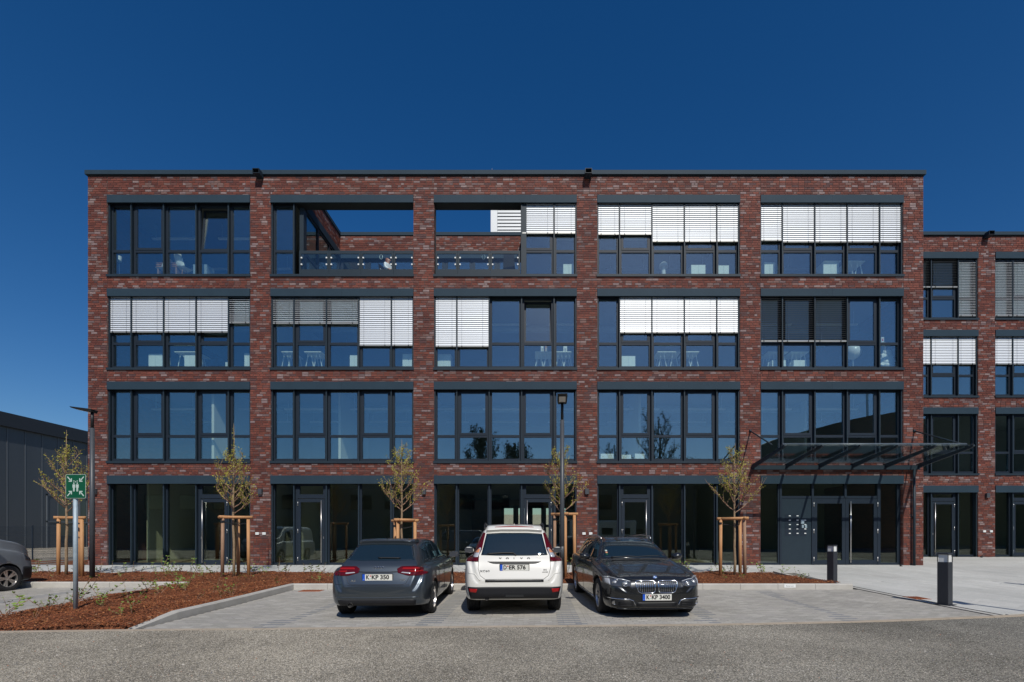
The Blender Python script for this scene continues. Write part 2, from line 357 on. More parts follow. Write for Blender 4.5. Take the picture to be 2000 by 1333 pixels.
def clip(poly, planes):
    for (nx, ny, d) in planes:      # keep nx*x+ny*y >= d
        out = []
        for i in range(len(poly)):
            p, q = poly[i], poly[(i + 1) % len(poly)]
            a = nx * p[0] + ny * p[1] - d; b = nx * q[0] + ny * q[1] - d
            if a >= 0: out.append(p)
            if (a < 0) != (b < 0):
                t = a / (a - b); out.append((p[0] + (q[0] - p[0]) * t, p[1] + (q[1] - p[1]) * t))
        poly = out
        if len(poly) < 3: return []
    return poly
def area(p): return abs(sum(p[i][0] * p[(i + 1) % len(p)][1] - p[(i + 1) % len(p)][0] * p[i][1] for i in range(len(p)))) / 2
def paving(root, name, m, planes, box, ang, L, Wd, joint, colfn, seed, zoff=0.0, ncap=300, thick=.03):
    """lays pieces over the convex region; nearest ncap are objects of their own, the rest one stuff part"""
    r_ = random.Random(seed); ca, sa = math.cos(ang), math.sin(ang); pcs = []
    x0, x1, y0, y1 = box; cx, cy = (x0 + x1) / 2, (y0 + y1) / 2; rad = math.hypot(x1 - x0, y1 - y0) / 2
    nu, nv = int(rad / L) + 2, int(rad / Wd) + 2
    for j in range(-nv, nv + 1):
        off = (.5 if j % 2 else 0) * L if L < .5 else random.Random(j * 77 + seed).random() * L
        for i in range(-nu, nu + 1):
            u, v = i * L + off, j * Wd
            wx, wy = cx + u * ca - v * sa, cy + u * sa + v * ca
            if not (x0 - L < wx < x1 + L and y0 - L < wy < y1 + L): continue
            h, w = (L - joint) / 2, (Wd - joint) / 2
            q = [(wx + a * ca - b * sa, wy + a * sa + b * ca) for a, b in ((-h, -w), (h, -w), (h, w), (-h, w))]
            p = clip(q, planes)
            if len(p) >= 3 and area(p) > .15 * L * Wd: pcs.append((wy, wx, p, colfn(wx, wy, i, j, r_), len(p) == 4 and abs(area(p) - (L - joint) * (Wd - joint)) < 1e-7))
    pcs.sort(key=lambda t: math.hypot(t[0], t[1]) if abs(t[1]) < t[0] * 1.1 else 99)
    st = MB(); cache = {}; n1 = 0
    for (wy, wx, p, c, full) in pcs:
        dz = r_.uniform(-.0005, .0005)
        if n1 < ncap and full:
            k = round(c * 12) / 12.01 + .001
            if k not in cache:
                mb = MB(); h, w, b = (L - joint) / 2, (Wd - joint) / 2, .004
                mb.add([(-h, -w, -thick), (h, -w, -thick), (h, w, -thick), (-h, w, -thick), (-h, -w, -b), (h, -w, -b), (h, w, -b), (-h, w, -b), (-h + b, -w + b, 0), (h - b, -w + b, 0), (h - b, w - b, 0), (-h + b, w - b, 0)],
                       [(8, 9, 10, 11)] + [(i, (i + 1) % 4, 4 + (i + 1) % 4, 4 + i) for i in range(4)] + [(4 + i, 4 + (i + 1) % 4, 8 + (i + 1) % 4, 8 + i) for i in range(4)], 0, k)
                cache[k] = mb.mesh(name, m)
            sl_ = (G(wy + .05) - G(wy - .05)) / .1
            o = fit(name, cache[k], root, Vector((wx, wy, G(wy) + zoff + dz)) - WL[root.name], (math.atan(sl_) * ca, -math.atan(sl_) * sa, ang)); n1 += 1
        else:
            st.prism(p, lambda x, y: G(y) + zoff - thick, lambda x, y, dz=dz: G(y) + zoff + dz, 0, max(c, .001))
    if st.f: part(name, st, m, root, kind='stuff', loc=-WL[root.name])
    return len(pcs)
def pavecol(marks):
    def f(x, y, i, j, r_):
        if y < 12.6:
            for mx in marks:
                c = mx + .023 * (y - 8.35)
                if abs(x - c) < .17 and j % 2 == 0: return .99
        return r_.random() * .97
    return f
def under(name, planes_box, zoff, m, zfun=None):
    x0, x1, y0, y1 = planes_box; yy = sorted({y0, y1} | {k for k, _ in GK if y0 < k < y1}); mb = MB()
    for a, b in zip(yy, yy[1:]): mb.add([(x0, a, G(a) + zoff), (x1, a, G(a) + zoff), (x1, b, G(b) + zoff), (x0, b, G(b) + zoff)], [(0, 1, 2, 3)])
    return struct(name, mb, m)
front_planes = []
for (a, b) in zip(FRONT[3:], FRONT[4:8]):
    dx, dy = b[0] - a[0], b[1] - a[1]; l = math.hypot(dx, dy); nx, ny = -dy / l, dx / l; front_planes.append((nx, ny, nx * a[0] + ny * a[1] + .13))
BEDX0, BEDX1, KY = -9.6, -6.4, 12.9
def root_struct(name, loc=(0, 0, 0)):
    o = link(name, None, None, loc); o['kind'] = 'structure'; WL[o.name] = Vector(loc); return o
pk = root_struct('parking_bays')
paving(pk, 'paver', 'paver', front_planes + [(1, 0, BEDX1 + .02), (-1, 0, -8.42), (0, -1, -KY)], (BEDX1, 8.5, 7.6, KY), 0, .20, .10, .004,
       pavecol([-4.39, -1.92, .56, 3.06, 5.60]), 5, zoff=.0)
pk2 = root_struct('visitor_parking')
paving(pk2, 'paver', 'paver', [(-1, 0, -BEDX0), (0, -1, -13.3), (-.055, 1, 8.1)], (-21, BEDX0, 7.4, 13.3), 0, .20, .10, .004, pavecol([-11.9, -14.4, -16.9]), 6, ncap=60)
sb_ = under('paving_bed', (-22, 30, 8.0, 23.2), -.014, 'sand')
pl = root_struct('plaza')
scol = lambda x, y, i, j, r_: r_.random()
paving(pl, 'paving_slab', 'slab', [(1, 0, 8.72), (0, -1, -23.0), (-.31, .95, 6.05)], (8.7, 27, 8.6, 23.0), R(-73), .80, .20, .007, scol, 8)
sw = root_struct('walkway')
paving(sw, 'paving_slab', 'slab', [(1, 0, -32), (-1, 0, -8.72), (0, -1, -19.3), (0, 1, 16.75)], (-32, 8.72, 16.7, 19.3), R(-73), .80, .20, .007, scol, 9)
part('paving_slab', (lambda mb: mb.prism([(8.1, 13.0), (8.34, 13.0), (8.34, 16.75), (8.1, 16.75)], lambda x, y: G(y) - .03, lambda x, y: G(y)))(MB()), 'kerb', sw)

# slot drain between the bays and the plaza
dr = root_struct('slot_drain')
d1 = MB(); d2 = MB()
for i in range(8):
    y0, y1 = 9.15 + i * .6, 9.15 + i * .6 + .594
    for xa, xb in ((8.43, 8.48), (8.67, 8.715)): d1.prism([(xa, y0), (xb, y0), (xb, y1), (xa, y1)], lambda x, y: G(y) - .05, lambda x, y: G(y) + .003)
    mb = MB(); mb.prism([(8.50, y0), (8.65, y0), (8.65, y1), (8.50, y1)], lambda x, y: G(y) - .05, lambda x, y: G(y) + .002); part('drain_cover', mb, 'kerb', dr)
part('drain_edge', d1, 'black', dr)
mb = MB(); mb.prism([(8.62, 11.2), (8.98, 11.2), (8.98, 11.62), (8.62, 11.62)], lambda x, y: G(y) - .02, lambda x, y: G(y) + .006)
for k in range(5): mb.prism([(8.66 + k * .06, 11.24), (8.69 + k * .06, 11.24), (8.69 + k * .06, 11.58), (8.66 + k * .06, 11.58)], lambda x, y: G(y), lambda x, y: G(y) + .014)
o = part('drain_grate', mb, 'rust', None); tag(o, 'small rust red iron grate set beside the slot drain', 'drain grate')
mb = MB(); mb.prism([(-6.1, 12.5), (-5.55, 12.5), (-5.55, 12.8), (-6.1, 12.8)], lambda x, y: G(y) - .02, lambda x, y: G(y) + .006)
for k in range(7): mb.prism([(-6.07 + k * .073, 12.53), (-6.04 + k * .073, 12.53), (-6.04 + k * .073, 12.77), (-6.07 + k * .073, 12.77)], lambda x, y: G(y), lambda x, y: G(y) + .014)
o = part('drain_grate', mb, 'rust', None); tag(o, 'flat rusty gully grate in the left rear corner of the parking bays', 'drain grate')

# flush edge band along the road
bd = root_struct('edge_band')
pts = []
x = -24.0
while x < 24:
    pts.append((x, fy(x))); x += .98
for (xa, ya), (xb, yb) in zip(pts, pts[1:]):
    mb = MB(); mb.prism([(xa + .004, ya), (xb - .004, yb), (xb - .004, yb + .125), (xa + .004, ya + .125)], lambda x, y: G(y) - .05, lambda x, y: G(y) + .004); part('edging_stone', mb, 'band', bd)

# kerbs
kb = root_struct('kerb')
def kerbline(p, q, h, w=.12, piece=1.0, side=1, taper=None):
    p, q = Vector(p), Vector(q); L = (q - p).length; n = max(1, round(L / piece)); d = (q - p) / L; nrm = Vector((-d.y, d.x)) * side
    for i in range(n):
        a = p + d * (L * i / n + .004); b = p + d * (L * (i + 1) / n - .004); c = .025
        def hh(pt):
            t = (Vector(pt) - p).dot(d) / L; return h if not taper else taper[0] + (taper[1] - taper[0]) * t
        vs = []
        for e in (a, b):
            z = G(e.y); H = hh(e)
            for off, zz in ((0, -.1), (0, max(.002, H - c)), (c, H), (w, H), (w, -.1)):
                pp = e + nrm * off; vs.append((pp.x, pp.y, z + zz))
        mb = MB(); mb.add(vs, [(i_, (i_ + 1) % 5, 5 + (i_ + 1) % 5, 5 + i_) for i_ in range(5)] + [(4, 3, 2, 1, 0), (5, 6, 7, 8, 9)])
        bm = bmesh.new(); me = mb.mesh('kerb_stone', 'kerb'); bm.from_mesh(me); bmesh.ops.recalc_face_normals(bm, faces=bm.faces); bm.to_mesh(me); bm.free()
        link('kerb_stone', me, kb)
kerbline((-6.50, KY), (8.28, KY), .15, side=1)
kerbline((-6.40, 12.95), (-6.40, 8.75), .15, side=-1)
kerbline((-6.40, 8.75), (-6.47, 7.90), .15, side=-1, piece=.9, taper=(.15, .006))
kerbline((-22, 13.3), (-9.5, 13.3), .15, side=1)
kerbline((-9.6, 13.3), (-9.6, 7.75), .10, side=1, taper=(.06, .03))
kerbline((8.16, 16.8), (8.16, 13.0), .05, side=-1)

# bark mulch beds
def bedz(x, y):
    e = .10
    return G(y) + .13 * min(1, max(0, (17.2 - y) / 3.2)) - (.09 * max(0, (9.5 - y) / 1.8) if y < 9.5 else 0) + .02 * math.sin(x * 1.7 + y) + .018 * math.sin(x * 4.1 - y * 3.3)
def bedgrid(mb, x0, x1, y0f, y1, st=.12):
    nx = max(2, int((x1 - x0) / st)); ny = max(2, int((y1 - min(y0f(x0), y0f(x1))) / st)); r_ = random.Random(4)
    vs = []
    for j in range(ny + 1):
        for i in range(nx + 1):
            x = x0 + (x1 - x0) * i / nx; y0 = y0f(x); y = y0 + (y1 - y0) * j / ny
            edge = min(i, nx - i, j, ny - j)
            z = bedz(x, y) + r_.uniform(-.012, .012) - (.09 if edge == 0 else 0)
            vs.append((x, y, z))
    mb.add(vs, [(j * (nx + 1) + i, j * (nx + 1) + i + 1, (j + 1) * (nx + 1) + i + 1, (j + 1) * (nx + 1) + i) for j in range(ny) for i in range(nx)])
mb = MB()
bedgrid(mb, BEDX0 + .10, BEDX1 - .10, lambda x: fy(x) + .14, 13.3)
bedgrid(mb, -6.5, 8.05, lambda x: KY + .10, 16.88); bedgrid(mb, BEDX0 + .1, -6.5, lambda x: 13.28, 16.88); bedgrid(mb, -20, BEDX0 + .1, lambda x: 13.42, 16.88)
bedgrid(mb, -32, -17.7, lambda x: 19.35, 21.7, .25)
o = struct('mulch_bed', mb, 'mulch', smooth=True)
def inbed(x, y):
    if BEDX0 + .08 < x < BEDX1 - .12 and y > fy(x) + .13 and y < 13.4: return True
    if -6.5 < x < 8.08 and KY + .1 < y < 16.9: return True
    if -20 < x < -6.4 and 13.4 < y < 16.9: return True
    return False
cb_ = MB(); rr = random.Random(11)
for i in range(46000):
    if rr.random() < .38: x, y = rr.uniform(BEDX0, BEDX1), rr.uniform(7.5, 13.4)
    else: x, y = rr.uniform(-17, 8.1), rr.uniform(12.9, 16.95)
    if not inbed(x, y): continue
    l, w, t = rr.uniform(.008, .030), rr.uniform(.005, .013), rr.uniform(.002, .006)
    rot = Matrix.Rotation(rr.random() * 6.28, 3, 'Z') @ Matrix.Rotation(rr.uniform(-.6, .6), 3, 'X') @ Matrix.Rotation(rr.uniform(-.6, .6), 3, 'Y')
    c = Vector((x, y, bedz(x, y) + .006))
    vs = [tuple(c + rot @ Vector(p)) for p in ((-l, -w, 0), (l, -w * .6, 0), (l * .8, w, 0), (-l, w * .7, 0), (-l * .9, -w * .8, t), (l * .9, -w * .5, t), (l * .7, w * .9, t), (-l * .9, w * .6, t))]
    cb_.add(vs, [(4, 5, 6, 7), (0, 1, 5, 4), (1, 2, 6, 5), (2, 3, 7, 6), (3, 0, 4, 7)], 0, max(.001, rr.random()))
o = part('bark_chips', cb_, 'chip', None, kind='stuff'); tag(o, 'reddish brown bark chips covering the planting beds', 'bark mulch')

# ------------------------------------------------------------------ buildings
FY = 19.2; FX = lambda px: (px - 1050) / 50
XL, XR = -17.56, 15.06; ZB, ZT = .34, 15.56
BAYS = [-16.80 + 6.375 * i for i in range(5)]; BW = 5.58
FL = [(4.36, 7.20, 7.50), (8.00, 10.84, 11.13), (11.64, 14.49, 14.78)]     # sill bottom, lintel bottom, lintel top
FIELDS = [0, .885, 2.155, 3.425, 4.695, 5.58]
CH, BL, JT = .0868, .245, .017
bricks_meshes = {}
class Bricks:
    def __init__(s, root, cap, seed): s.root = root; s.cap = cap; s.n = 0; s.st = MB(); s.r = random.Random(seed); s.ind = []
    def wall(s, o, u, n, x0, x1, z0, z1, proud=.012, single=False):
        """o origin, u unit vector along the wall, n outward normal, x0..x1 along u"""
        o, u, n = Vector(o), Vector(u), Vector(n); k0 = math.floor((z0 - ZB) / CH + 1e-6)
        row = k0
        while True:
            a = max(z0, ZB + row * CH + JT / 2); b = min(z1, ZB + (row + 1) * CH - JT / 2)
            if ZB + row * CH > z1 - .01: break
            row += 1
            if b - a < .018: continue
            x = x0 - BL * s.r.choice((0, .25, .5, .75, .5, 0)) if (x1 - x0) > .3 else x0
            while x < x1 - .01:
                L = BL if s.r.random() > .12 else BL / 2
                xa, xb = max(x0, x + JT / 2), min(x1, x + L - JT / 2); x += L
                if xb - xa < .03: continue
                p = proud + s.r.uniform(-.002, .002); c = max(.002, s.r.random()); c = min(c, .999)
                if single and s.n < s.cap and L == BL and abs(xb - xa - BL + JT) < 1e-6 and abs(b - a - CH + JT) < 1e-6:
                    s.ind.append((xa, a, p, c)); s.n += 1
                    k = int(c * 24)
                    if k not in bricks_meshes:
                        mb = MB(); w, h = BL - JT, CH - JT
                        mb.add([(0, .02, 0), (w, .02, 0), (w, .02, h), (0, .02, h), (0, 0, 0), (w, 0, 0), (w, 0, h), (0, 0, h)], [(4, 5, 6, 7), (0, 1, 5, 4), (1, 2, 6, 5), (2, 3, 7, 6), (3, 0, 4, 7)], 0, (k + .5) / 24)
                        bricks_meshes[k] = mb.mesh('brick', 'brick')
                    fit('brick', bricks_meshes[k], s.root, o + u * xa + n * p + Vector((0, 0, a))); continue
                vs = []
                for d in (-.004, p):
                    for (xx, zz) in ((xa, a), (xb, a), (xb, b), (xa, b)): q = o + u * xx + n * d; vs.append((q.x, q.y, zz))
                s.st.add(vs, [(4, 5, 6, 7), (0, 1, 5, 4), (1, 2, 6, 5), (2, 3, 7, 6), (3, 0, 4, 7)], 0, c)
    def finish(s): part('brick', s.st, 'brick', s.root, kind='stuff')

def window_mesh(w, openable, z0=.05, z1=3.03, tr=(1.00, 1.10), ent=False):
    """fixed frame of one field, local origin at field's lower left, front at y=0"""
    b = .10; d = .09; mb = MB()
    mb.box(.02, b, 0, d, z0, z1); mb.box(w - b, w - .02, 0, d, z0, z1); mb.box(b, w - b, 0, d, z0, z0 + .115); mb.box(b, w - b, 0, d, z1 - .24, z1)
    if tr: mb.box(b, w - b, 0, d, *tr)
    mb.box(-.035, .035, .02, d + .08, z0, z1)
    return mb
wm = {}
PT = random.Random(31)
def wmesh(key, fn, mats):
    if key not in wm: wm[key] = fn().mesh(key[0], mats)
    return wm[key]
def sash_mesh(w, h):
    b = .075; mb = MB(); mb.box(0, b, 0, .05, 0, h); mb.box(w - b, w, 0, .05, 0, h); mb.box(b, w - b, 0, .05, 0, b + .015); mb.box(b, w - b, 0, .05, h - b, h); return mb
def pane_mesh(w, h):
    mb = MB(); mb.box(0, w, 0, .022, 0, h); return mb
def add_window(bld, X, Y, Z, w, openable, tilt=0, gl='glass'):
    base = WL[bld.name]; key = ('window', round(w, 3), openable)
    win = fit('window', wmesh(key, lambda: window_mesh(w, openable), 'frame'), bld, Vector((X, Y, Z)) - base)
    b = .10
    fit('pane', wmesh(('pane', round(w, 3), .87, gl), lambda: pane_mesh(w - 2 * b, .835), gl), win, (b, .035, .165), (PT.gauss(0, .0016), 0, PT.gauss(0, .0016)))
    if openable:
        sw_, sh = w - 2 * b + .02, 1.715
        s = fit('sash', wmesh(('sash', round(w, 3)), lambda: sash_mesh(sw_, sh), 'frame'), win, (b - .01, -.012 + (.06 if tilt else 0), 1.087), (R(-tilt), 0, 0))
        fit('pane', wmesh(('pane', round(w, 3), 'sash', gl), lambda: pane_mesh(sw_ - .15, sh - .165), gl), win,
            Vector((b - .01 + .075, -.012 + (.06 if tilt else 0), 1.087)) + Matrix.Rotation(R(-tilt), 3, 'X') @ Vector((0, .018, .09)), (R(-tilt), 0, 0))
    else: fit('pane', wmesh(('pane', round(w, 3), 1.72, gl), lambda: pane_mesh(w - 2 * b, 1.69), gl), win, (b, .035, 1.10), (PT.gauss(0, .0016), 0, PT.gauss(0, .0016)))
    return win
SL = {'n': 0, 'st': {}}
def slat_geo(mb, w, tilt, c=(0, 0, 0)):
    n = 4; W_ = .080; vs = []
    for i in range(n + 1):
        t = i / n - .5; y = t * W_; z = .007 * (1 - (2 * t) ** 2)
        q = Matrix.Rotation(tilt, 3, 'X') @ Vector((0, y, z)); vs += [(c[0], c[1] + q.y, c[2] + q.z), (c[0] + w, c[1] + q.y, c[2] + q.z)]
    mb.add(vs, [(2 * i, 2 * i + 1, 2 * i + 3, 2 * i + 2) for i in range(n)])
def add_blind(bld, X, Y, ztop, zbot, w, tilt, dark=False, lastbar=True, cap=300):
    """external venetian blind between its guide rails; X,Y front left"""
    base = WL[bld.name]; mt = 'slat_shaded' if dark else 'slat'; g = .03; ww = w - 2 * g
    mb = MB(); mb.box(g, g + ww, -.03, .03, 0, .055)
    for fx in (.16, .84):
        mb.box(ww * fx - .012, ww * fx + .022, -.042, .0, -.008, .048, 1); 
        mb.box(ww * fx + .002, ww * fx + .006, -.045, -.042, .05, ztop - zbot, 1)
    bl = part('blind', mb, ['rail', 'black'], bld, loc=Vector((X, Y, zbot)) - base)
    n = int((ztop - zbot - .09) / .076); st = MB()
    key = ('slat', round(w, 3), round(tilt, 2), dark)
    jit = random.Random(int(X * 77 + zbot * 13))
    for i in range(n):
        z = .055 + .045 + i * .076
        if SL['n'] < cap:
            if key not in wm: q = MB(); slat_geo(q, ww, tilt); wm[key] = q.mesh('slat', mt, True)
            fit('slat', wm[key], bl, (g, 0, z), (jit.uniform(-.012, .012), 0, 0)); SL['n'] += 1
        else: slat_geo(st, ww, tilt + jit.uniform(-.012, .012), (g, 0, z))
    if st.f: part('slat', st, mt, bl, True, kind='stuff')
def add_door(bld, X, Y, Z, H, w, side, hinge=True):
    """glazed door leaf with fanlight, bar handle and hinges. side -1: handle left"""
    base = WL[bld.name]; mb = MB(); b = .10; hl = 2.60
    mb.box(.02, b, 0, .09, 0, H); mb.box(w - b, w - .02, 0, .09, 0, H); mb.box(b, w - b, 0, .09, hl + .02, hl + .18); mb.box(b, w - b, 0, .09, H - .17, H)
    mb.box(b, b + .07, 0, .085, hl + .18, H - .17); mb.box(w - b - .07, w - b, 0, .085, hl + .18, H - .17)
    mb.box(-.035, .035, .02, .17, 0, H); mb.box(b, w - b, -.004, .03, 0, .02)
    dr_ = part('door', mb, 'frame', bld, loc=Vector((X, Y, Z)) - base)
    lf = MB(); q = .115
    lf.box(b + .006, b + q, -.012, .06, .025, hl); lf.box(w - b - q, w - b - .006, -.012, .06, .025, hl); lf.box(b + q, w - b - q, -.012, .06, .025, .025 + .17); lf.box(b + q, w - b - q, -.012, .06, hl - .13, hl)
    part('door_leaf', lf, 'frame', dr_)
    p = MB(); p.box(b + q, w - b - q, .02, .045, .195, hl - .13); part('pane', p, 'glassg', dr_)
    p = MB(); p.box(b + .07, w - b - .07, .03, .055, hl + .18, H - .17); part('fanlight', p, 'glassg', dr_)
    hx = b + q * .85 + .02 if side < 0 else w - b - q * .85 - .02
    h = MB(); h.tube([(hx, -.075, .10), (hx, -.075, hl - .06)], .016, 10); h.tube([(hx, -.075, .2), (hx, 0, .2)], .01, 6); h.tube([(hx, -.075, hl - .16), (hx, 0, hl - .16)], .01, 6)
    part('handle', h, 'steel', dr_, True)
    lk = MB(); lx = b + .05 if side < 0 else w - b - .05; lk.bbox(lx - .015, lx + .015, -.022, -.011, 1.03, 1.12, .006); part('lock', lk, 'steel', dr_)
    if hinge:
        for zz in (.15, 1.25, 2.33):
            k = MB(); ex = w - b - .01 if side < 0 else b + .01; k.tube([(ex, -.022, zz), (ex, -.022, zz + .17)], .013, 8); part('hinge', k, 'steel', dr_, True)
    return dr_
def glaze(bld, X, Y, Z, H, w):
    """storey-high fixed glazing of the ground floor"""
    base = WL[bld.name]; mb = MB(); b = .075
    mb.box(.02, b, 0, .09, 0, H); mb.box(w - b, w - .02, 0, .09, 0, H); mb.box(b, w - b, 0, .09, 0, .09); mb.box(b, w - b, 0, .09, H - .08, H); mb.box(-.035, .035, .02, .17, 0, H)
    win = part('window', mb, 'frame', bld, loc=Vector((X, Y, Z)) - base)
    p = MB(); p.box(b, w - b, .04, .062, .09, H - .08); part('pane', p, 'glassg', win)

def rails(bld, xs_, Y, z0, z1, slim=.022):
    mb = MB()
    for x in xs_: mb.box(x - slim, x + slim, Y, Y + .07, z0, z1); mb.box(x - slim * .6, x + slim * .6, Y + .07, Y + .115, z0, z1)
    part('guide_rail', mb, 'anth', bld, loc=-WL[bld.name])
def lintel(bld, x0, x1, Y, z0, z1, seams=()):
    mb = MB(); e = [x0] + list(seams) + [x1]
    for a, b in zip(e, e[1:]):
        mb.box(a + .0015, b - .0015, Y - .045, Y - .035, z0, z1)
    mb.box(x0 + .002, x1 - .002, Y - .034, Y + .02, z0 + .01, z1 - .002)
    mb.box(x0, x1, Y - .045, Y + .01, z1 - .001 + .002, z1 + .006)
    part('lintel_panel', mb, 'fascia', bld, loc=-WL[bld.name])
def sill(bld, x0, x1, Y, z):
    mb = MB(); mb.box(x0 - .02, x1 + .02, Y - .055, Y + .16, z + .01, z + .05); mb.box(x0 - .02, x1 + .02, Y - .055, Y - .04, z - .04, z + .01)
    part('window_sill', mb, 'anth', bld, loc=-WL[bld.name])
def soffit(mb, x0, x1, Y, z):    # dark blind box above the windows
    mb.box(x0, x1, Y + .022, Y + .40, z + .16, z + .40)

main = thing('brick_office_building', 'long four storey red brick office building with anthracite window bands facing the parked cars', 'building', (-1.25, FY, .34))
wing = thing('brick_office_wing', 'set back red brick wing at the right edge, slatted blinds over its upper windows', 'building', (24, 23.05, .5))
BZ = -WL[main.name]
WY = FY + 3.85
# wall cores --------------------------------------------------------
def core(bld, Y, xl, xr, bays, zb, holes_floor=FL, top=ZT, th=.42):
    mb = MB(); ex = [xl] + [v for b in bays for v in (b, b + BW)] + [xr]
    for a, b in zip(ex[0::2], ex[1::2]): mb.box(a, b, Y, Y + th, zb - .3, top)
    zz = [(3.84, 4.36), (7.50, 8.00), (11.13, 11.64), (14.78, top)]
    for b in bays:
        for z0, z1 in zz: mb.box(b + .0005, b + BW - .0005, Y + .0008, Y + th, z0, z1)
    return mb
cw = part('wall', core(main, FY, XL, XR, BAYS, ZB), 'mortar', main, loc=BZ)
sd_ = MB()      # side and rear walls of the block, terrace cut out
sd_.box(XL, XL + .35, FY + .42, 33, -.2, ZT); sd_.box(XR - .35, XR, FY + .42, 33, -.2, ZT)
sd_.box(XL + .35, -2.4, 32.65, 33, -.2, ZT); sd_.box(2.6, XR - .35, 32.65, 33, -.2, ZT); sd_.box(-2.4, 2.6, 32.65, 33, 3.5, ZT); sd_.box(-2.4, 2.6, 32.65, 33, -.2, .4)
part('wall', sd_, 'brickwall', main, loc=BZ)
br = Bricks(cw, 300, 1); br.broot = main.name
ex = [XL] + [v for b in BAYS for v in (b, b + BW)] + [XR]; piers = list(zip(ex[0::2], ex[1::2]))
o0, ux, ny = (0, FY, 0), (1, 0, 0), (0, -1, 0)
for i in (2, 3, 1): br.wall(o0, ux, ny, piers[i][0] + .003, piers[i][1] - .003, ZB, 5.2, single=True)
for i in (2, 3, 1): br.wall(o0, ux, ny, piers[i][0] + .003, piers[i][1] - .003, 5.2, ZT - .01)
for i in (0, 4, 5): br.wall(o0, ux, ny, piers[i][0] + .003, piers[i][1] - .003, ZB, ZT - .01)
for b in BAYS:
    for z0, z1 in ((3.845, 4.36), (7.505, 8.00), (11.135, 11.64), (14.785, ZT - .01)): br.wall(o0, ux, ny, b + .004, b + BW - .004, z0, z1)
    for (z0, z1) in ((ZB, 3.52), (4.36, 7.2), (8.0, 10.84), (11.64, 14.49)):     # reveals
        br.wall((b, FY, 0), (0, 1, 0), (1, 0, 0), .0, .13, z0, z1, .008); br.wall((b + BW, FY, 0), (0, 1, 0), (-1, 0, 0), .0, .13, z0, z1, .008)

TX0, TX1 = -9.26, -.64      # roof terrace
tw = MB()
zt0 = 14.80
tw.box(TX0 - .3, TX0, FY + .42, WY, zt0, ZT - .002); tw.box(TX1, TX1 + .3, FY + .42, WY, zt0, ZT - .002); tw.box(TX0 - .3, TX1 + .3, WY, WY + .3, zt0, ZT - .003)
twp = part('wall', tw, 'mortar', main, loc=BZ)
br.wall((0, WY, 0), ux, ny, TX0 + .002, TX1 - .002, zt0, ZT - .01)
br.wall((TX0, 0, 0), (0, 1, 0), (1, 0, 0), FY + .43, WY - .003, zt0, ZT - .01)
br.wall((TX1, 0, 0), (0, 1, 0), (-1, 0, 0), FY + .43, WY - .003, zt0, ZT - .01)
br.finish()
# copings ------------------------------------------------------------
def coping(bld, boxes):
    for (x0, x1, y0, y1, z0, z1) in boxes:
        mb = MB(); mb.box(x0, x1, y0, y1, z0, z1); part('coping', mb, 'fascia', bld, loc=-WL[bld.name])
cps = []; x = XL - .06
for L_ in (1.0, 3.1, 4.2, 4.2, 4.2, 4.2, 4.2, 4.2, 3.44):
    xe = min(x + L_, XR + .06); cps.append((x + .001, xe - .001, FY - .09, FY + .45, ZT, ZT + .16)); x = xe
cps += [(XL - .06, XL + .4, FY + .452, 33.05, ZT, ZT + .16), (XR - .4, XR + .06, FY + .452, 33.05, ZT, ZT + .16),
        (TX0 - .34, TX0 + .05, FY + .452, WY - .052, ZT, ZT + .14), (TX1 - .05, TX1 + .34, FY + .452, WY - .052, ZT, ZT + .14), (TX0 - .34, TX1 + .34, WY - .05, WY + .35, ZT, ZT + .15)]
coping(main, cps)
# roof and floors -------------------------------------------------------
rf = MB()
rf.box(XL + .36, TX0 - .31, FY + .43, 32.6, 14.95, 15.30); rf.box(TX1 + .31, XR - .36, FY + .43, 32.6, 14.95, 15.30); rf.box(TX0 - .31, TX1 + .31, WY + .31, 32.6, 14.95, 15.30)
part('roof', rf, 'roofm', main, loc=BZ)
for z in (3.90, 7.55, 11.19):
    mb = MB(); mb.box(XL + .36, XR - .36, FY + .43, 32.6, z, z + .52); part('floor_slab', mb, 'ceil', main, loc=BZ)
mb = MB(); mb.box(XL + .36, XR - .36, FY + .3, 32.6, .05, .335); part('floor_slab', mb, 'intfloor', main, loc=BZ)
iw = MB()
for z0, z1 in ((4.42, 7.55), (8.07, 11.19), (11.71, 14.95)):
    iw.box(XL + .36, XR - .36, 27.2, 27.35, z0, z1)
for (x, z0, z1, y0) in ((-4.44, 4.42, 7.55, 19.9), (8.30, 8.07, 11.19, 19.9), (-10.81, 8.07, 11.19, 20.4), (1.93, 8.07, 11.19, 20.4), (1.93, 11.71, 14.95, 19.9), (8.30, 11.71, 14.95, 20.6), (-10.85, 11.71, 14.95, 23.2), (-12.6, 4.42, 7.55, 22.2), (12.0, 4.42, 7.55, 22)):
    iw.box(x - .06, x + .06, y0, 27.2, z0, z1)
part('interior_wall', iw, 'intwall', main, loc=BZ)
pw_ = MB()
for x, z0, z1, ya in ((-16.25, .34, 3.9, 20.5), (-10.1, .34, 3.9, 20.7), (-12.95, 4.42, 7.55, 19.6), (4.2, 4.42, 7.55, 20.2), (-8.3, 4.42, 7.55, 20.6)): pw_.box(x - .05, x + .05, ya, ya + 3.4, z0, z1)
part('interior_wall', pw_, 'intpale', main, loc=BZ)
iw = MB()
iw.box(XL + .36, -4.4, 25.2, 25.35, .335, 3.9); iw.box(2.0, XR - .36, 25.2, 25.35, .335, 3.9)
for x in (-10.81, -4.44, 1.93, 8.30): iw.box(x - .08, x + .08, 19.95, 25.2 if x < -5 or x > 5 else 32.6, .335, 3.9)
part('interior_wall', iw, 'intdark', main, loc=BZ)
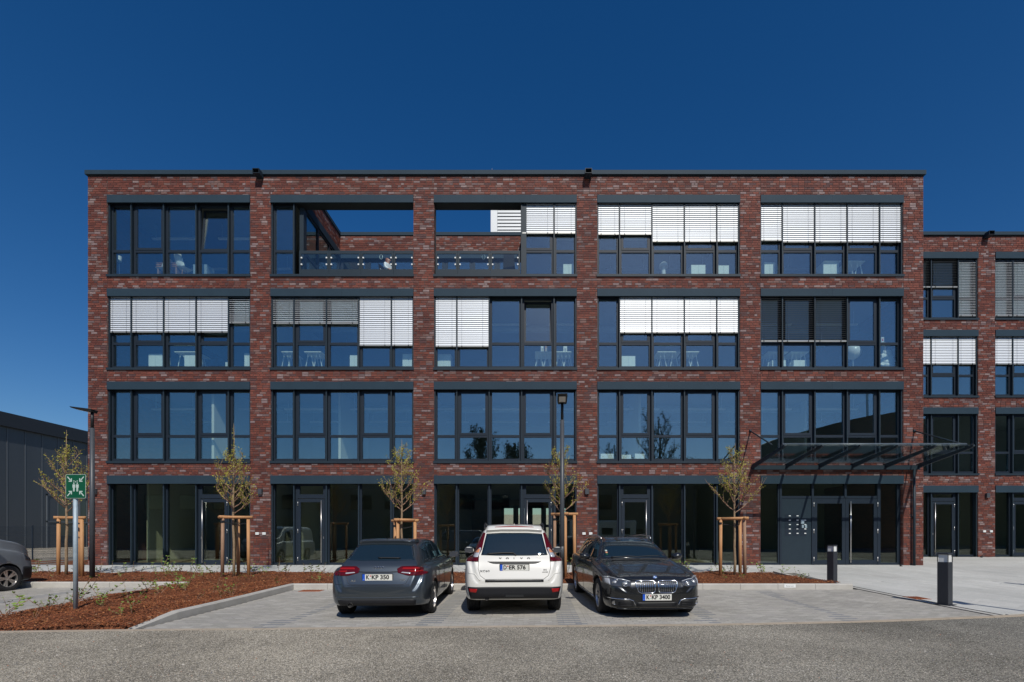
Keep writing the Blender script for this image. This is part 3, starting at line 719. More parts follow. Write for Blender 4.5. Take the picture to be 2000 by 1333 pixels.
for zc in (7.2, 10.85, 14.55):
    for k in range(11):
        for yy in (21.2, 23.6):
            xx = XL + 1.9 + k * 2.85
            if zc > 14 and TX0 - 1.4 < xx < TX1 + 1.2: continue
            mb = MB(); mb.box(xx - .95, xx + .95, yy - .05, yy + .05, zc - .28, zc - .22); mb.box(xx - .8, xx - .79, yy - .005, yy + .005, zc - .22, zc + .35); mb.box(xx + .79, xx + .8, yy - .005, yy + .005, zc - .22, zc + .35)
            part('ceiling_lamp', mb, 'white', main, loc=BZ)
    for yy in (22.4,):
        if zc < 14: mb = MB(); mb.tube([(XL + .5, yy, zc + .05), (XR - .5, yy, zc + .05)], .16, 10); part('air_duct', mb, 'galv', main, True, loc=BZ)
# rear glazing of the ground floor seen through the third bay
rw = MB()
for x in (-2.4, -1.45, -.5, .4, 1.3, 2.6): rw.box(x - .17, x + .17, 32.7, 32.8, .4, 3.5)
for z in (.4, 2.05, 3.32): rw.box(-2.4, 2.6, 32.69, 32.795, z, z + .18)
part('rear_glazing_frame', rw, 'frame', main, loc=BZ)
# openings ----------------------------------------------------------------
OPENF = {(0, 2, 3): 5.5, (0, 1, 3): 5.5, (2, 1, 3): 5.5}
def zl(py, Y=19.28): return 1.5 + (1047 - py) * Y / 960
CL, OP, FO = R(64), R(30), R(12)
BLINDS = {(2, 2): {3: (458, CL), 4: (458, CL)}, (3, 2): {0: (460, CL), 1: (460, CL), 2: (474, CL), 3: (474, CL), 4: (474, CL)}, (4, 2): {0: (472, CL), 1: (475, CL), 2: (475, CL), 3: (475, CL), 4: (475, CL)},
          (0, 1): {0: (651, CL), 1: (651, CL), 2: (651, CL), 3: (651, CL), 4: (633, OP)}, (1, 1): {0: (634, OP), 1: (634, OP), 2: (634, OP), 3: (677, CL), 4: (677, CL)}, (2, 1): {0: (679, CL), 1: (679, CL)},
          (3, 1): {1: (652, CL), 2: (652, CL), 3: (652, CL), 4: (652, CL)}, (4, 1): {0: (669, FO), 1: (669, FO), 2: (669, FO)}}
sof = MB()
for bi, bx in enumerate(BAYS):
    for fi, (zs, zl0, zl1) in enumerate(FL):
        lintel(main, bx + .002, bx + BW - .002, FY, zl0, zl1, (bx + 2.79,)); soffit(sof, bx + .001, bx + BW - .001, FY, zl0 + .02) if not (fi == 2 and bi in (1, 2)) else soffit(sof, *((bx + .001, bx + .899) if bi == 1 else (bx + 3.401, bx + BW - .001)), FY, zl0 + .02)
        sill(main, bx, bx + BW, FY, zs)
        terr = fi == 2 and bi in (1, 2)
        fields = range(5)
        if terr:
            fields = [0] if bi == 1 else [3, 4]; xa_, xb_ = (bx + .9, bx + BW - .002) if bi == 1 else (bx + .002, bx + 3.4)
            mb = MB(); mb.box(xa_, xb_, FY + .03, FY + .44, 14.50, 14.779); part('terrace_soffit', mb, 'black', main, loc=BZ)
        for k in fields:
            add_window(main, bx + FIELDS[k], FY + .15, zs, FIELDS[k + 1] - FIELDS[k], k in (1, 3), OPENF.get((bi, fi, k), 0))
        rl = [bx + .03] + [bx + f for f in FIELDS[1:5]] + [bx + BW - .03]
        if terr: rl = [bx + .03, bx + .885] if bi == 1 else [bx + FIELDS[3], bx + FIELDS[4], bx + BW - .03]
        rails(main, rl, FY + .03, zs + .051, zl0 + .17)
        for k, (py, tl) in BLINDS.get((bi, fi), {}).items():
            add_blind(main, bx + FIELDS[k] + (.03 if k == 0 else 0), FY + .078, zl0 + .12, zl(py), FIELDS[k + 1] - FIELDS[k] - (.03 if k in (0, 4) else 0), tl, dark=(tl == FO))
    lintel(main, bx + .002, bx + BW - .002, FY, 3.52, 3.84, (bx + 2.79,)); soffit(sof, bx + .001, bx + BW - .001, FY, 3.54)
part('blind_box', sof, 'black', main, loc=BZ)
GH = 3.62 - ZB
DOORS = {0: (3, -1), 1: (1, 1), 2: (3, -1), 3: (1, 1)}
for bi in range(4):
    bx = BAYS[bi]
    for k in range(5):
        w = FIELDS[k + 1] - FIELDS[k]
        if DOORS[bi][0] == k: add_door(main, bx + FIELDS[k], FY + .15, ZB + .003, GH, w, DOORS[bi][1])
        else: glaze(main, bx + FIELDS[k], FY + .15, ZB + .003, GH, w)
    rails(main, [bx + .03] + [bx + f for f in FIELDS[1:5]] + [bx + BW - .03], FY + .03, ZB + .01, 3.68)
# entrance, fifth bay
E = lambda px: (px - 1050) / 49.6
bx = BAYS[4]; EY = FY + .15
glaze(main, bx + .0, EY, ZB + .003, GH, E(1523) - bx); glaze(main, E(1716), EY, ZB + .003, GH, E(1756) - E(1716))
mb = MB(); x0, x1, x2, x3 = E(1524.5), E(1587), E(1651), E(1715); H = GH
for x in (x0, x1, x2, x3): mb.box(x - .04, x + .04, EY - .02, EY + .1, (2.66 if x == x2 else .003) + ZB, ZB + H)
mb.box(x0 + .04, x3 - .04, EY, EY + .09, ZB + 2.62, ZB + 2.72); mb.box(x0 + .04, x3 - .04, EY, EY + .09, ZB + H - .08, ZB + H); mb.box(E(1756) - .03, bx + BW, EY, EY + .09, ZB, ZB + H)
wf = part('window', mb, 'frame', main, loc=BZ)
for a, b in ((x0, x1), (x1, x2), (x2, x3)):
    p = MB(); p.box(a + .04, b - .04, EY + .04, EY + .06, ZB + 2.72, ZB + H - .08); part('pane', p, 'glassg', wf)
mp_ = MB(); mp_.box(x0 + .041, x1 - .041, EY + .012, EY + .07, ZB + .01, ZB + 2.618); mpan = part('mailbox_panel', mp_, 'anth', main, loc=BZ)
for r_ in range(5):
    for c_ in range(3):
        if r_ == 0 and c_ == 2: continue
        zz = ZB + 1.92 - r_ * .172 ; xx = x0 + .17 + c_ * .305
        p = MB(); p.box(xx, xx + .235, EY + .006, EY + .012, zz - .088, zz + .072); p.box(xx + .01, xx + .225, EY + .003, EY + .006, zz + .045, zz + .052)
        part('letterbox', p, 'frame', mpan); p = MB(); p.box(xx + .155, xx + .230, EY - .002, EY + .003, zz + .0, zz + .034); part('name_plate', p, 'white', mpan)
for (a, b, c_, d) in ((1564, 1570.5, 1016, 1024), (1566, 1569.8, 1026, 1032), (1572, 1576, 1026, 1032)):
    p = MB(); p.bbox(E(a), E(b), EY - .008, EY + .011, 1.5 + (1047 - d) / 49.6, 1.5 + (1047 - c_) / 49.6, .004); part('intercom', p, 'galv', mpan)
for j, (a, b) in enumerate(((x1, x2), (x2, x3))):
    lf = MB(); q = .13; a2, b2 = a + (.045 if j == 0 else .004), b - (.004 if j == 0 else .045)
    lf.box(a2, a2 + q, EY - .01, EY + .06, ZB + .02, ZB + 2.61); lf.box(b2 - q, b2, EY - .01, EY + .06, ZB + .02, ZB + 2.61); lf.box(a2 + q, b2 - q, EY - .01, EY + .06, ZB + .02, ZB + .2); lf.box(a2 + q, b2 - q, EY - .01, EY + .06, ZB + 2.42, ZB + 2.61)
    dl = part('door', lf, 'frame', main, loc=BZ)
    p = MB(); p.box(a2 + q, b2 - q, EY + .02, EY + .045, ZB + .2, ZB + 2.42); part('pane', p, 'glassg', dl)
    for zz in (.15, 1.25, 2.3):
        p = MB(); ex_ = a2 - .01 if j == 0 else b2 + .01; p.tube([(ex_, EY - .03, ZB + zz), (ex_, EY - .03, ZB + zz + .18)], .015, 8); part('hinge', p, 'steel', dl, True)
    if j == 1:
        p = MB(); hx = a2 + q + .03; p.tube([(hx, EY - .08, ZB + .1), (hx, EY - .08, ZB + 2.5)], .018, 10)
        for zz in (.2, 1.3, 2.4): p.tube([(hx, EY - .08, ZB + zz), (hx, EY, ZB + zz)], .01, 6)
        part('handle', p, 'steel', dl, True)
# terrace windows, lintels and balustrade ------------------------------------
tz = 11.64
for (x0, x1, Y, ax) in ((TX0, TX1, WY, 'x'),):
    mb = MB(); mb.box(x0, x1, Y - .04, Y + .02, 14.49, 14.80); part('lintel_panel', mb, 'fascia', main, loc=BZ)
    n = 7; w = (x1 - x0) / n
    for k in range(n): add_window(main, x0 + k * w, Y + .1, tz, w, k % 2 == 1)
for (X, sgn) in ((TX0, 1), (TX1, -1)):
    mb = MB(); mb.box(min(X, X + sgn * .04), max(X, X + sgn * .04), FY + .43, WY - .042, 14.49, 14.80)
    part('lintel_panel', mb, 'fascia', main, loc=BZ)
    mb = MB(); p = MB(); n = 3; y0, y1 = FY + .45, WY - .04; w = (y1 - y0) / n
    for k in range(n + 1): mb.box(min(X, X - sgn * .09), max(X, X - sgn * .09), max(y0, y0 + k * w - .06), min(y1, y0 + k * w + .06), tz, 14.49)
    for k in range(n):
        for z in (tz + .1, tz + 1.08, 14.40): mb.box(min(X, X - sgn * .085), max(X, X - sgn * .085), y0 + k * w + .06, y0 + (k + 1) * w - .06, z, z + .09)
    tf = part('window', mb, 'frame', main, loc=BZ)
    for k in range(n):
        for (za, zb_) in ((tz + .19, tz + 1.08), (tz + 1.17, 14.40)):
            p = MB(); xx = X - sgn * .05; p.box(xx - .01, xx + .01, y0 + k * w + .06, y0 + (k + 1) * w - .06, za, zb_); part('pane', p, 'glass', tf)
mb = MB(); mb.box(TX0 - .16, TX0 + .0, FY + .25, FY + .44, tz + .1, 14.49); part('corner_post', mb, 'anth', main, loc=BZ); mb = MB(); mb.box(TX1 + .0, TX1 + .2, FY + .05, FY + .44, tz + .1, 14.49); part('corner_post', mb, 'anth', main, loc=BZ)
mb = MB(); mb.box(TX0, TX1, FY + .43, WY + .1, 11.712, 11.75); part('terrace_deck', mb, 'floor', main, loc=BZ)
for (edges) in ([583, 641.4, 703.9, 767.8, 808.6], [850.2, 893.5, 957.4, 1016]):
    for a, b in zip(edges, edges[1:]):
        xa, xb = FX(a) + .004, FX(b) - .004; y0 = FY + .05; z0, z1 = tz + .1, 12.66
        mb = MB(); mb.box(xa, xb, y0, y0 + .05, z0, z0 + .19); mb.box(xa, xb, y0, y0 + .05, z1 - .12, z1); mb.box(xa, xa + .07, y0, y0 + .05, z0 + .19, z1 - .12); mb.box(xb - .07, xb, y0, y0 + .05, z0 + .19, z1 - .12)
        bal = part('balustrade_panel', mb, 'anth', main, loc=BZ)
        p = MB(); p.box(xa + .08, xb - .08, y0 + .01, y0 + .02, z0 + .195, z1 - .125); part('pane', p, 'thinglass', bal)
        for cx in (xa + .09, xb - .09):
            for cz in (z0 + .38, z1 - .28):
                p = MB(); p.bbox(cx - .028, cx + .028, y0 - .02, y0 + .03, cz - .026, cz + .026, .006); part('glass_clamp', p, 'white', bal)
# canopy over the entrance ------------------------------------------------------
cn = MB(); CZ = 4.20; CXs = [FX(1469 + 63.9 * i) for i in range(6)]; CP = 2.58; rise = .30
cn.box(CXs[0] - .04, CXs[-1] + .06, FY - .16, FY - .05, CZ - .14, CZ + .02)
can = part('canopy', cn, 'anth', main, loc=BZ)
p = MB(); p.tube([(CXs[0] + .05, FY - 2.28, CZ + .43), (CXs[-1] - .02, FY - 2.28, CZ + .43)], .052, 14); part('front_tube', p, 'tube_sky', can, True)
for x in CXs:
    p = MB(); a, b = -.012, .012
    pr = [(FY - .05, CZ - .10), (FY - CP + .1, CZ + rise - .02), (FY - CP, CZ + rise + .04), (FY - CP + .02, CZ + rise + .08), (FY - .05, CZ + .07)]
    vs = [(x + a, y, z) for y, z in pr] + [(x + b, y, z) for y, z in pr]
    vs = [(x + t, y, z) for t in (-.03, .03) for y, z in pr]
    p.add(vs, [(4, 3, 2, 1, 0), (5, 6, 7, 8, 9)] + [(i, (i + 1) % 5, 5 + (i + 1) % 5, 5 + i) for i in range(5)])
    p.box(x - .012, x + .012, FY - 2.34, FY - 2.22, CZ + .28, CZ + .40)
    part('rafter', p, 'anth', can)
for xa, xb in zip(CXs, CXs[1:]):
    p = MB(); y0, y1 = FY - .06, FY - CP + .0; za, zb_ = CZ + .085, CZ + rise + .095
    p.add([(xa + .01, y0, za), (xb - .01, y0, za), (xb - .01, y1, zb_), (xa + .01, y1, zb_), (xa + .01, y0, za + .016), (xb - .01, y0, za + .016), (xb - .01, y1, zb_ + .016), (xa + .01, y1, zb_ + .016)],
          [(0, 1, 2, 3), (7, 6, 5, 4), (0, 4, 5, 1), (1, 5, 6, 2), (2, 6, 7, 3), (3, 7, 4, 0)]); part('canopy_pane', p, 'canglass', can)
    for yy in (.4, 1.2, 2.0):
        pass
for x, dx in ((FX(1465), -.24), (FX(1785), -.13)):
    p = MB(); p.tube([(x, FY - .02, 5.58), (x + dx if x < 10 else x + 0.0, FY - 2.28, CZ + .43)], .026, 8); p.tube([(x, FY - .02, 5.53), (x, FY - .02, 5.63)], .05, 8); part('tie_rod', p, 'anth', can, True)
p = MB(); p.tube([(FX(1781), FY - .12, ZB), (FX(1781), FY - .12, CZ - .1)], .045, 12); p.box(FX(1781) - .06, FX(1781) + .06, FY - .07, FY - .005, 2.2, 2.24); part('downpipe', p, 'anth', main, True, loc=BZ)
# rain spouts, wall lamps, small plates, lightning rods
def spout(bld, x, Y, zt, s=1):
    p = MB(); w, h, l = .13, .17, .34; z0 = zt - .24; p.box(x - w, x + w, Y - l, Y + .05, z0, z0 + .014); p.box(x - w, x + w, Y - l, Y + .05, z0 + h, z0 + h + .014); p.box(x - w, x - w + .014, Y - l, Y + .05, z0 + .014, z0 + h); p.box(x + w - .014, x + w, Y - l, Y + .05, z0 + .014, z0 + h)
    p.box(x - w + .014, x + w - .014, Y - .04, Y + .04, z0 + .014, z0 + h, 1)
    part('rain_spout', p, ['anth', 'black'], bld, loc=-WL[bld.name])
spout(main, FX(509), FY, ZT + .10); spout(main, FX(1148), FY, ZT + .10); spout(wing, 21.0, WY, ZT + .10)
def walllamp(bld, x, Y, z):
    p = MB(); p.bbox(x - .075, x + .075, Y - .12, Y - .012, z - .105, z + .105, .008); p.box(x - .04, x + .04, Y - .014, Y, z - .06, z + .06); p.box(x - .055, x + .055, Y - .10, Y - .03, z - .108, z - .1049, 1)
    part('wall_lamp', p, ['lampgrey', 'pot'], bld, loc=-WL[bld.name])
for px in (187.5, 510, 828.5, 1146): walllamp(main, FX(px), FY, 3.22)
walllamp(wing, 21.05, WY, 3.38)
for bld, Y, xs_, z in ((main, FY, (FX(503), FX(516.5), FX(1140.5), FX(1153.5)), 1.58), (wing, WY, (20.93, 21.25), 1.70)):
    for x in xs_:
        p = MB(); p.bbox(x - .065, x + .065, Y - .045, Y - .010, z - .045, z + .045, .006); p.box(x - .055, x + .055, Y - .049, Y - .044, z + .0, z + .003, 1); part('socket_cover', p, ['white', 'rail'], bld, loc=-WL[bld.name])
for px in (248, 545, 960, 1210): p = MB(); p.tube([(FX(px), FY + .2, ZT + .15), (FX(px), FY + .2, ZT + .15 + (.28 if px == 960 else .12))], .010, 5); part('lightning_rod', p, 'steel', main, loc=BZ)
# plant room behind the terrace
pr_ = thing('roof_plant_enclosure', 'pale louvred plant enclosure on the roof, seen through the terrace opening', 'roof vent', (-1.1, 27, 15.3))
mb = MB(); mb.box(-1.4, 1.4, -.1, 2.8, 0, 4.9); mb.box(-1.46, -1.1, -.16, -.101, 0, 5.0)
part('casing', mb, 'louvre', pr_)
for k in range(26):
    p = MB(); z = .1 + k * .185; p.add([(-1.09, -.22, z), (1.4, -.22, z), (1.4, -.175, z + .165), (-1.09, -.175, z + .165), (-1.09, -.21, z - .008), (1.4, -.21, z - .008)], [(0, 1, 2, 3), (4, 5, 1, 0)]); part('louvre_blade', p, 'louvre', pr_)
rl_ = thing('roof_ladder_rail', 'thin steel guard rail on the roof left of the plant enclosure', 'railing', (-5.3, 24.2, 15.3))
mb = MB(); mb.tube([(.0, 0, 0), (0, 0, 1.95), (.0, 1.4, 1.95), (0, 1.4, 0)], .022, 6); mb.tube([(0, .7, 0), (0, .7, 1.95)], .018, 6); mb.tube([(-.35, 0, 0), (-.35, 0, 1.2)], .01, 5); part('hoop', mb, 'steel', rl_, True)
mb = MB(); mb.tube([(.05, .1, .62), (2.6, .1, .62), (2.6, .1, 0)], .022, 6); part('hand_rail', mb, 'steel', rl_, True)

# ------------------------------------------------------------------ wing
WBAYS = [15.07, 21.445, 27.82, 34.195]; WR = 40.6; WZ = ZB + .12
WBZ = -WL[wing.name]
cw2 = part('wall', core(wing, WY, 14.9, WR, WBAYS, .4), 'mortar', wing, loc=WBZ)
b2 = Bricks(cw2, 120, 21); b2.broot = wing.name; o1 = (0, WY, 0)
ex = [14.9] + [v for b in WBAYS for v in (b, b + BW)] + [WR]
pw = list(zip(ex[0::2], ex[1::2]))
b2.wall(o1, ux, ny, pw[1][0] + .003, pw[1][1] - .003, .42, 4.4, single=True); b2.wall(o1, ux, ny, pw[1][0] + .003, pw[1][1] - .003, 4.4, ZT - .01); b2.wall(o1, ux, ny, pw[2][0] + .003, pw[2][1] - .003, .42, ZT - .01)
for b in WBAYS[:2]:
    for z0, z1 in ((3.845, 4.36), (7.505, 8.00), (11.135, 11.64), (14.785, ZT - .01)): b2.wall(o1, ux, ny, b + .004, b + BW - .004, z0, z1)
    for (z0, z1) in ((.5, 3.52), (4.36, 7.2), (8.0, 10.84), (11.64, 14.49)): b2.wall((b + BW, WY, 0), (0, 1, 0), (-1, 0, 0), .0, .13, z0, z1, .008)
b2.finish()
mb = MB(); mb.box(WR - .3, WR, WY + .42, 33, .2, ZT); mb.box(15.1, WR - .3, 32.7, 33, .2, ZT); part('wall', mb, 'brickwall', wing, loc=WBZ)
coping(wing, [(XR + .07, 19.2, WY - .09, WY + .45, ZT, ZT + .15), (19.202, 23.4, WY - .09, WY + .45, ZT, ZT + .15), (23.402, WR, WY - .09, WY + .45, ZT, ZT + .15)])
mb = MB(); mb.box(15.1, WR - .3, WY + .43, 32.6, 14.95, 15.3); part('roof', mb, 'roofm', wing, loc=WBZ)
for z in (3.90, 7.55, 11.19): mb = MB(); mb.box(15.1, WR - .3, WY + .43, 32.6, z, z + .52); part('floor_slab', mb, 'ceil', wing, loc=WBZ)
mb = MB(); mb.box(15.1, WR - .3, 28.4, 28.5, .4, 14.9)
for x in (21.05, 27.4): mb.box(x - .05, x + .05, WY + .7, 28.4, .4, 14.9)
part('interior_wall', mb, 'intdark', wing, loc=WBZ)
mb = MB(); mb.box(15.1, WR - .3, WY + .3, 32.6, .2, .465); part('floor_slab', mb, 'floor', wing, loc=WBZ)
sof = MB()
WBL = {(0, 2): {2: (563, FO), 3: (563, FO), 4: (619, OP)}, (1, 2): {0: (619, OP), 1: (619, OP)}, (0, 1): {2: (713, CL), 3: (713, CL), 4: (713, CL)}, (1, 1): {0: (713, CL), 1: (713, CL)}}
def zw(py): return 1.5 + (1047 - py) * (WY + .08) / 960
for bi, bx in enumerate(WBAYS[:3]):
    for fi, (zs, zl0, zl1) in enumerate(FL):
        lintel(wing, bx + .002, bx + BW - .002, WY, zl0, zl1, (bx + 2.79,)); soffit(sof, bx + .001, bx + BW - .001, WY, zl0 + .02); sill(wing, bx, bx + BW, WY, zs)
        for k in (range(2, 5) if bi == 0 else range(5)): add_window(wing, bx + FIELDS[k], WY + .15, zs, FIELDS[k + 1] - FIELDS[k], k in (1, 3))
        rails(wing, [bx + f for f in FIELDS[1:5]] + [bx + BW - .03] + ([bx + .03] if bi else []), WY + .03, zs + .051, zl0 + .17)
        for k, (py, tl) in WBL.get((bi, fi), {}).items():
            zb_ = max(zs + .10, zw(py)); add_blind(wing, bx + FIELDS[k], WY + .08, zl0 + .12, zb_, FIELDS[k + 1] - FIELDS[k] - (.03 if k == 4 else 0), tl, dark=(tl == FO), cap=380)
    lintel(wing, bx + .002, bx + BW - .002, WY, 3.52, 3.84, (bx + 2.79,)); soffit(sof, bx + .001, bx + BW - .001, WY, 3.54)
    for k in (range(2, 5) if bi == 0 else range(5)):
        w = FIELDS[k + 1] - FIELDS[k]; zz = .505
        if (bi == 0 and k == 3) or (bi == 1 and k == 1): add_door(wing, bx + FIELDS[k], WY + .15, zz, 3.62 - zz, w, -1 if bi == 0 else 1)
        else: glaze(wing, bx + FIELDS[k], WY + .15, zz, 3.62 - zz, w)
    rails(wing, [bx + f for f in FIELDS[1:5]] + [bx + BW - .03], WY + .03, zz, 3.68)
part('blind_box', sof, 'black', wing, loc=WBZ)

# ------------------------------------------------------------------ hall on the left
HX = -36.7
hall = thing('industrial_hall', 'dark grey industrial hall with vertical wall panels and black roof edge, far left', 'building', (HX - 8, 45, .4))
HB = -WL[hall.name]
hc = MB(); hc.box(HX - 18, HX - .08, 22, 75, 0, 9.7); part('wall', hc, 'opp', hall, loc=HB)
y = 22.0
while y < 75:
    hi = 9.0
    lo = 4.6 if 36.6 < y < 47 else .45
    p = MB(); p.box(HX - .078, HX, y + .02, y + 1.18, lo, hi); part('wall_panel', p, 'clad', hall, loc=HB)
    y += 1.2
p = MB(); y = 22.0
while y < 75.1: p.box(HX - .075, HX + .02, y - .02, y + .02, .45, 9.0); y += 1.2
part('panel_joint', p, 'cladseam', hall, loc=HB)
p = MB(); p.box(HX - 18.4, HX + .25, 21.7, 75.4, 9.0, 9.95); part('roof', p, 'darkfascia', hall, loc=HB)
p = MB()
for z in (.45, 2.5, 4.5): p.box(HX - .07, HX + .05, 36.7, 47.2, z, z + .1)
for y in (36.7, 39.3, 41.9, 44.5, 47.1): p.box(HX - .07, HX + .05, y, y + .1, .45, 4.6)
hw = part('window', p, 'cladseam', hall, loc=HB)
for y in (36.8, 39.4, 42.0, 44.6):
    for z0, z1 in ((.55, 2.5), (2.6, 4.5)): p = MB(); p.box(HX - .03, HX - .01, y, y + 2.5, z0, z1); part('pane', p, 'carglass', hw)
p = MB(); p.box(HX - .1, HX + .06, 22, 75, -.1, .45); part('plinth', p, 'kerb', hall, loc=HB)
# mesh fence
fe = thing('mesh_fence', 'dark steel mesh fence between the walkway and the yard of the grey hall', 'fence', (-25, 21.9, G(21.9)))
fx0, fx1 = -15, 7.3
for k in range(10):
    x = fx0 + k * 2.5
    if x > fx1: break
    p = MB(); p.box(x - .02, x + .02, -.02, .02, -.1, 1.5); part('post', p, 'frame', fe)
    x2 = min(x + 2.5, fx1)
    if x2 - x > .3:
        p = MB(); n = int((x2 - x) / .05)
        for i in range(n): p.box(x + .03 + i * .05, x + .035 + i * .05, -.003, .003, .03, 1.45)
        for i in range(8): p.box(x + .02, x2 - .02, -.006, .006, .04 + i * .2, .048 + i * .2)
        part('mesh_panel', p, 'frame', fe)
# yard and things behind the building
under('yard', (-37, XL, 21.95, 60), -.02, 'asphalt')
mb = MB(); mb.box(-14, 22, 54, 54.3, .4, 3.8)
bw_ = thing('boundary_wall', 'pale wall seen through the ground floor glazing behind the building', 'wall', (4, 54, .5)); part('wall', mb, 'kerb', bw_, loc=-WL[bw_.name])

# ------------------------------------------------------------------ across the road (seen in the glass)
def bldg(name, label, loc, parts, cat='building'):
    t = thing(name, label, cat, loc)
    for (pn, m_, fn) in parts: mb = MB(); fn(mb); part(pn, mb, m_, t)
    return t
ob = bldg('warehouse', 'long low warehouse across the road, dark reflection in the ground floor glass', (-16, -26, 0), [
    ('wall', 'opp', lambda m_: m_.box(-44, 36, -6, 6, 0, 8.7)), ('roof', 'darkfascia', lambda m_: m_.box(-44.2, 36.2, -6.2, 6.2, 8.7, 9.1))])
for k in range(14):
    mb = MB(); x = -31 + k * 4.1; mb.box(x, x + 2.6, 6.0, 6.06, 4.6, 6.4); w_ = part('window', mb, 'frame', ob); p = MB(); p.box(x + .1, x + 2.5, 6.06, 6.08, 4.7, 6.3); part('pane', p, 'carglass', w_)
    if k % 3 == 1: mb = MB(); mb.box(x, x + 3.2, 6.0, 6.08, .1, 3.8); part('roller_gate', mb, 'oppb', ob)
ha = thing('sloped_roof_hall', 'tall olive brown hall with rising roofline, mirrored in the windows above the canopy', 'building', (30, -14, 0))
mb = MB(); pr2 = [(-11, 9.3), (-8, 10.2), (-4, 11.9), (2, 13.6), (8, 14.9), (14, 15.8), (24, 16.8), (50, 17.6)]
vs = [(x, 0, z) for x, z in pr2] + [(50, 0, 0), (-11, 0, 0)]; k = len(vs); vs += [(x, -14, z) for x, _, z in vs]
mb.add(vs, [tuple(range(k - 1, -1, -1)), tuple(range(k, 2 * k))] + [(i, (i + 1) % k, k + (i + 1) % k, k + i) for i in range(k)]); part('wall', mb, 'oppb', ha)
mb = MB(); mb.tube([(6, -1, 13), (6, -1, 17.4)], .12, 8); part('chimney', mb, 'steel', ha)

# ------------------------------------------------------------------ trees
def tree_mesh(seed, H, crown0, spread, leader, nl, leafs, leafsize, tr, twigm, nseg=6, up=.8):
    """returns (trunk MB, crown MB)"""
    r_ = random.Random(seed); T = MB(); C = MB(); T.sm = True
    pts = []; rad = []; n = 9; wob = [r_.uniform(-.03, .03) for _ in range(20)]
    for i in range(n + 1):
        t = i / n; pts.append((wob[i] * H * .12, wob[i + 9] * H * .12, H * t)); rad.append(tr * (1 - t) ** .7 + .004 * H / 5)
    T.tube(pts, rad, 10)
    def leafat(p, s):
        for _ in range(leafs):
            a = Vector((r_.gauss(0, 1), r_.gauss(0, 1), r_.gauss(0, .8))); a.normalize(); b = a.orthogonal().normalized(); b = (b + a.cross(b) * r_.uniform(-1, 1)).normalized()
            q = Vector(p) + Vector((r_.gauss(0, s), r_.gauss(0, s), r_.gauss(0, s))); l = leafsize * r_.uniform(.6, 1.3)
            C.add([tuple(q), tuple(q + a * l * .5 + b * l * .32), tuple(q + a * l), tuple(q + a * l * .5 - b * l * .32)], [(0, 1, 2, 3)], 1)
    def branch(p, d, L, r0, depth):
        q = Vector(p); d = Vector(d).normalized(); path = [q.copy()]; m = nseg
        for i in range(m):
            d = (d + Vector((r_.gauss(0, .10), r_.gauss(0, .10), up * .16))).normalized(); q = q + d * L / m; path.append(q.copy())
            if depth == 0 and i >= 1:
                for _ in range(2 if r_.random() < .8 else 3):
                    a = r_.random() * 6.28; dd = (d * .7 + Vector((math.cos(a), math.sin(a), .25)) * .75); branch(q, dd, L * r_.uniform(.22, .48), r0 * .42, 1)
            if leafs and (depth == 1 or i > 3) and r_.random() < .52: leafat(q, leafsize * .7)
            
        C.tube([tuple(a) for a in path], [r0 * (1 - .8 * i / m) + .0016 * H / 5 for i in range(m + 1)], 5, 0, cap=False)
    for i in range(nl):
        t = i / nl; z = crown0 + (H * .97 - leader - crown0) * t ** 1.15; a = i * 2.4 + r_.uniform(-.4, .4)
        L = spread * (1.15 - .62 * t) * r_.uniform(.8, 1.12) * 1.35
        branch((0, 0, z), (math.cos(a), math.sin(a), (.50 if up > .76 else .55) + .6 * t), L, tr * .42 * (1 - .5 * t), 0)
    for i in range(int(leader * 14)):
        z = H - leader + leader * i / (leader * 14); leafat((0, 0, z), .02) if leafs else None
    return T, C
def put_tree(name, label, loc, group, args, mt=('bark', 'twig', 'leaf')):
    t = thing(name, label, 'tree', loc, group=group); T, C = tree_mesh(*args)
    part('trunk', T, mt[0], t, True); part('crown', C, [mt[1], mt[2]], t, False); return t
def stake_frame(label, loc, posts, bars, group='stake frames holding the young trees'):
    t = thing('tree_stake_frame', label, 'tree stakes', loc, group=group)
    for i, (x, y, h, m_) in enumerate(posts):
        p = MB(); p.tube([(x * 1.0, y, -.1), (x * .97, y * .97, h)], [.052, .048], 12); part('post', p, m_, t, True)
    for (a, b, z) in bars:
        xa, ya = posts[a][0], posts[a][1]; xb, yb = posts[b][0], posts[b][1]; d = Vector((xb - xa, yb - ya)).normalized() * .12
        p = MB(); p.tube([(xa * .97 - d.x, ya * .97 - d.y, z), (xb * .97 + d.x, yb * .97 + d.y, z + .005)], .045, 12); part('crossbar', p, 'wood', t, True)
    p = MB(); x0, y0 = posts[0][0], posts[0][1]; p.tube([(x0, y0, posts[0][2] - .14), (0.04, -.03, posts[0][2] - .2), (posts[-1][0], posts[-1][1], posts[-1][2] - .13)], .014, 6); p.tube([(x0, y0, posts[0][2] - .16), (x0, y0, posts[0][2] - .09)], .058, 10)
    part('tie_strap', p, 'black', t)
TY = 15.5
gl_ = 'young trees planted along the building'
trees = [(-14.86, 'young staked tree left of the green sign, beside the lamp post at the building corner', 41, 4.60), (-9.58, 'young staked tree with pale buds in front of the first bay door', 12, 4.85),
         (-4.28, 'young staked tree behind the roof of the grey hatchback', 23, 4.3), (.72, 'young leafy tree behind the central lamp post and white car', 34, 4.15), (6.22, 'young staked tree left of the entrance canopy', 45, 4.2)]
for x, lb, sd2, H in trees:
    put_tree('young_tree', lb, (x, TY, bedz(x, TY) - .03), gl_, (sd2, H, 2.0, .62, H - 3.85, 19, 3, .038, .040, 0))
zz = bedz(0, TY) - .02
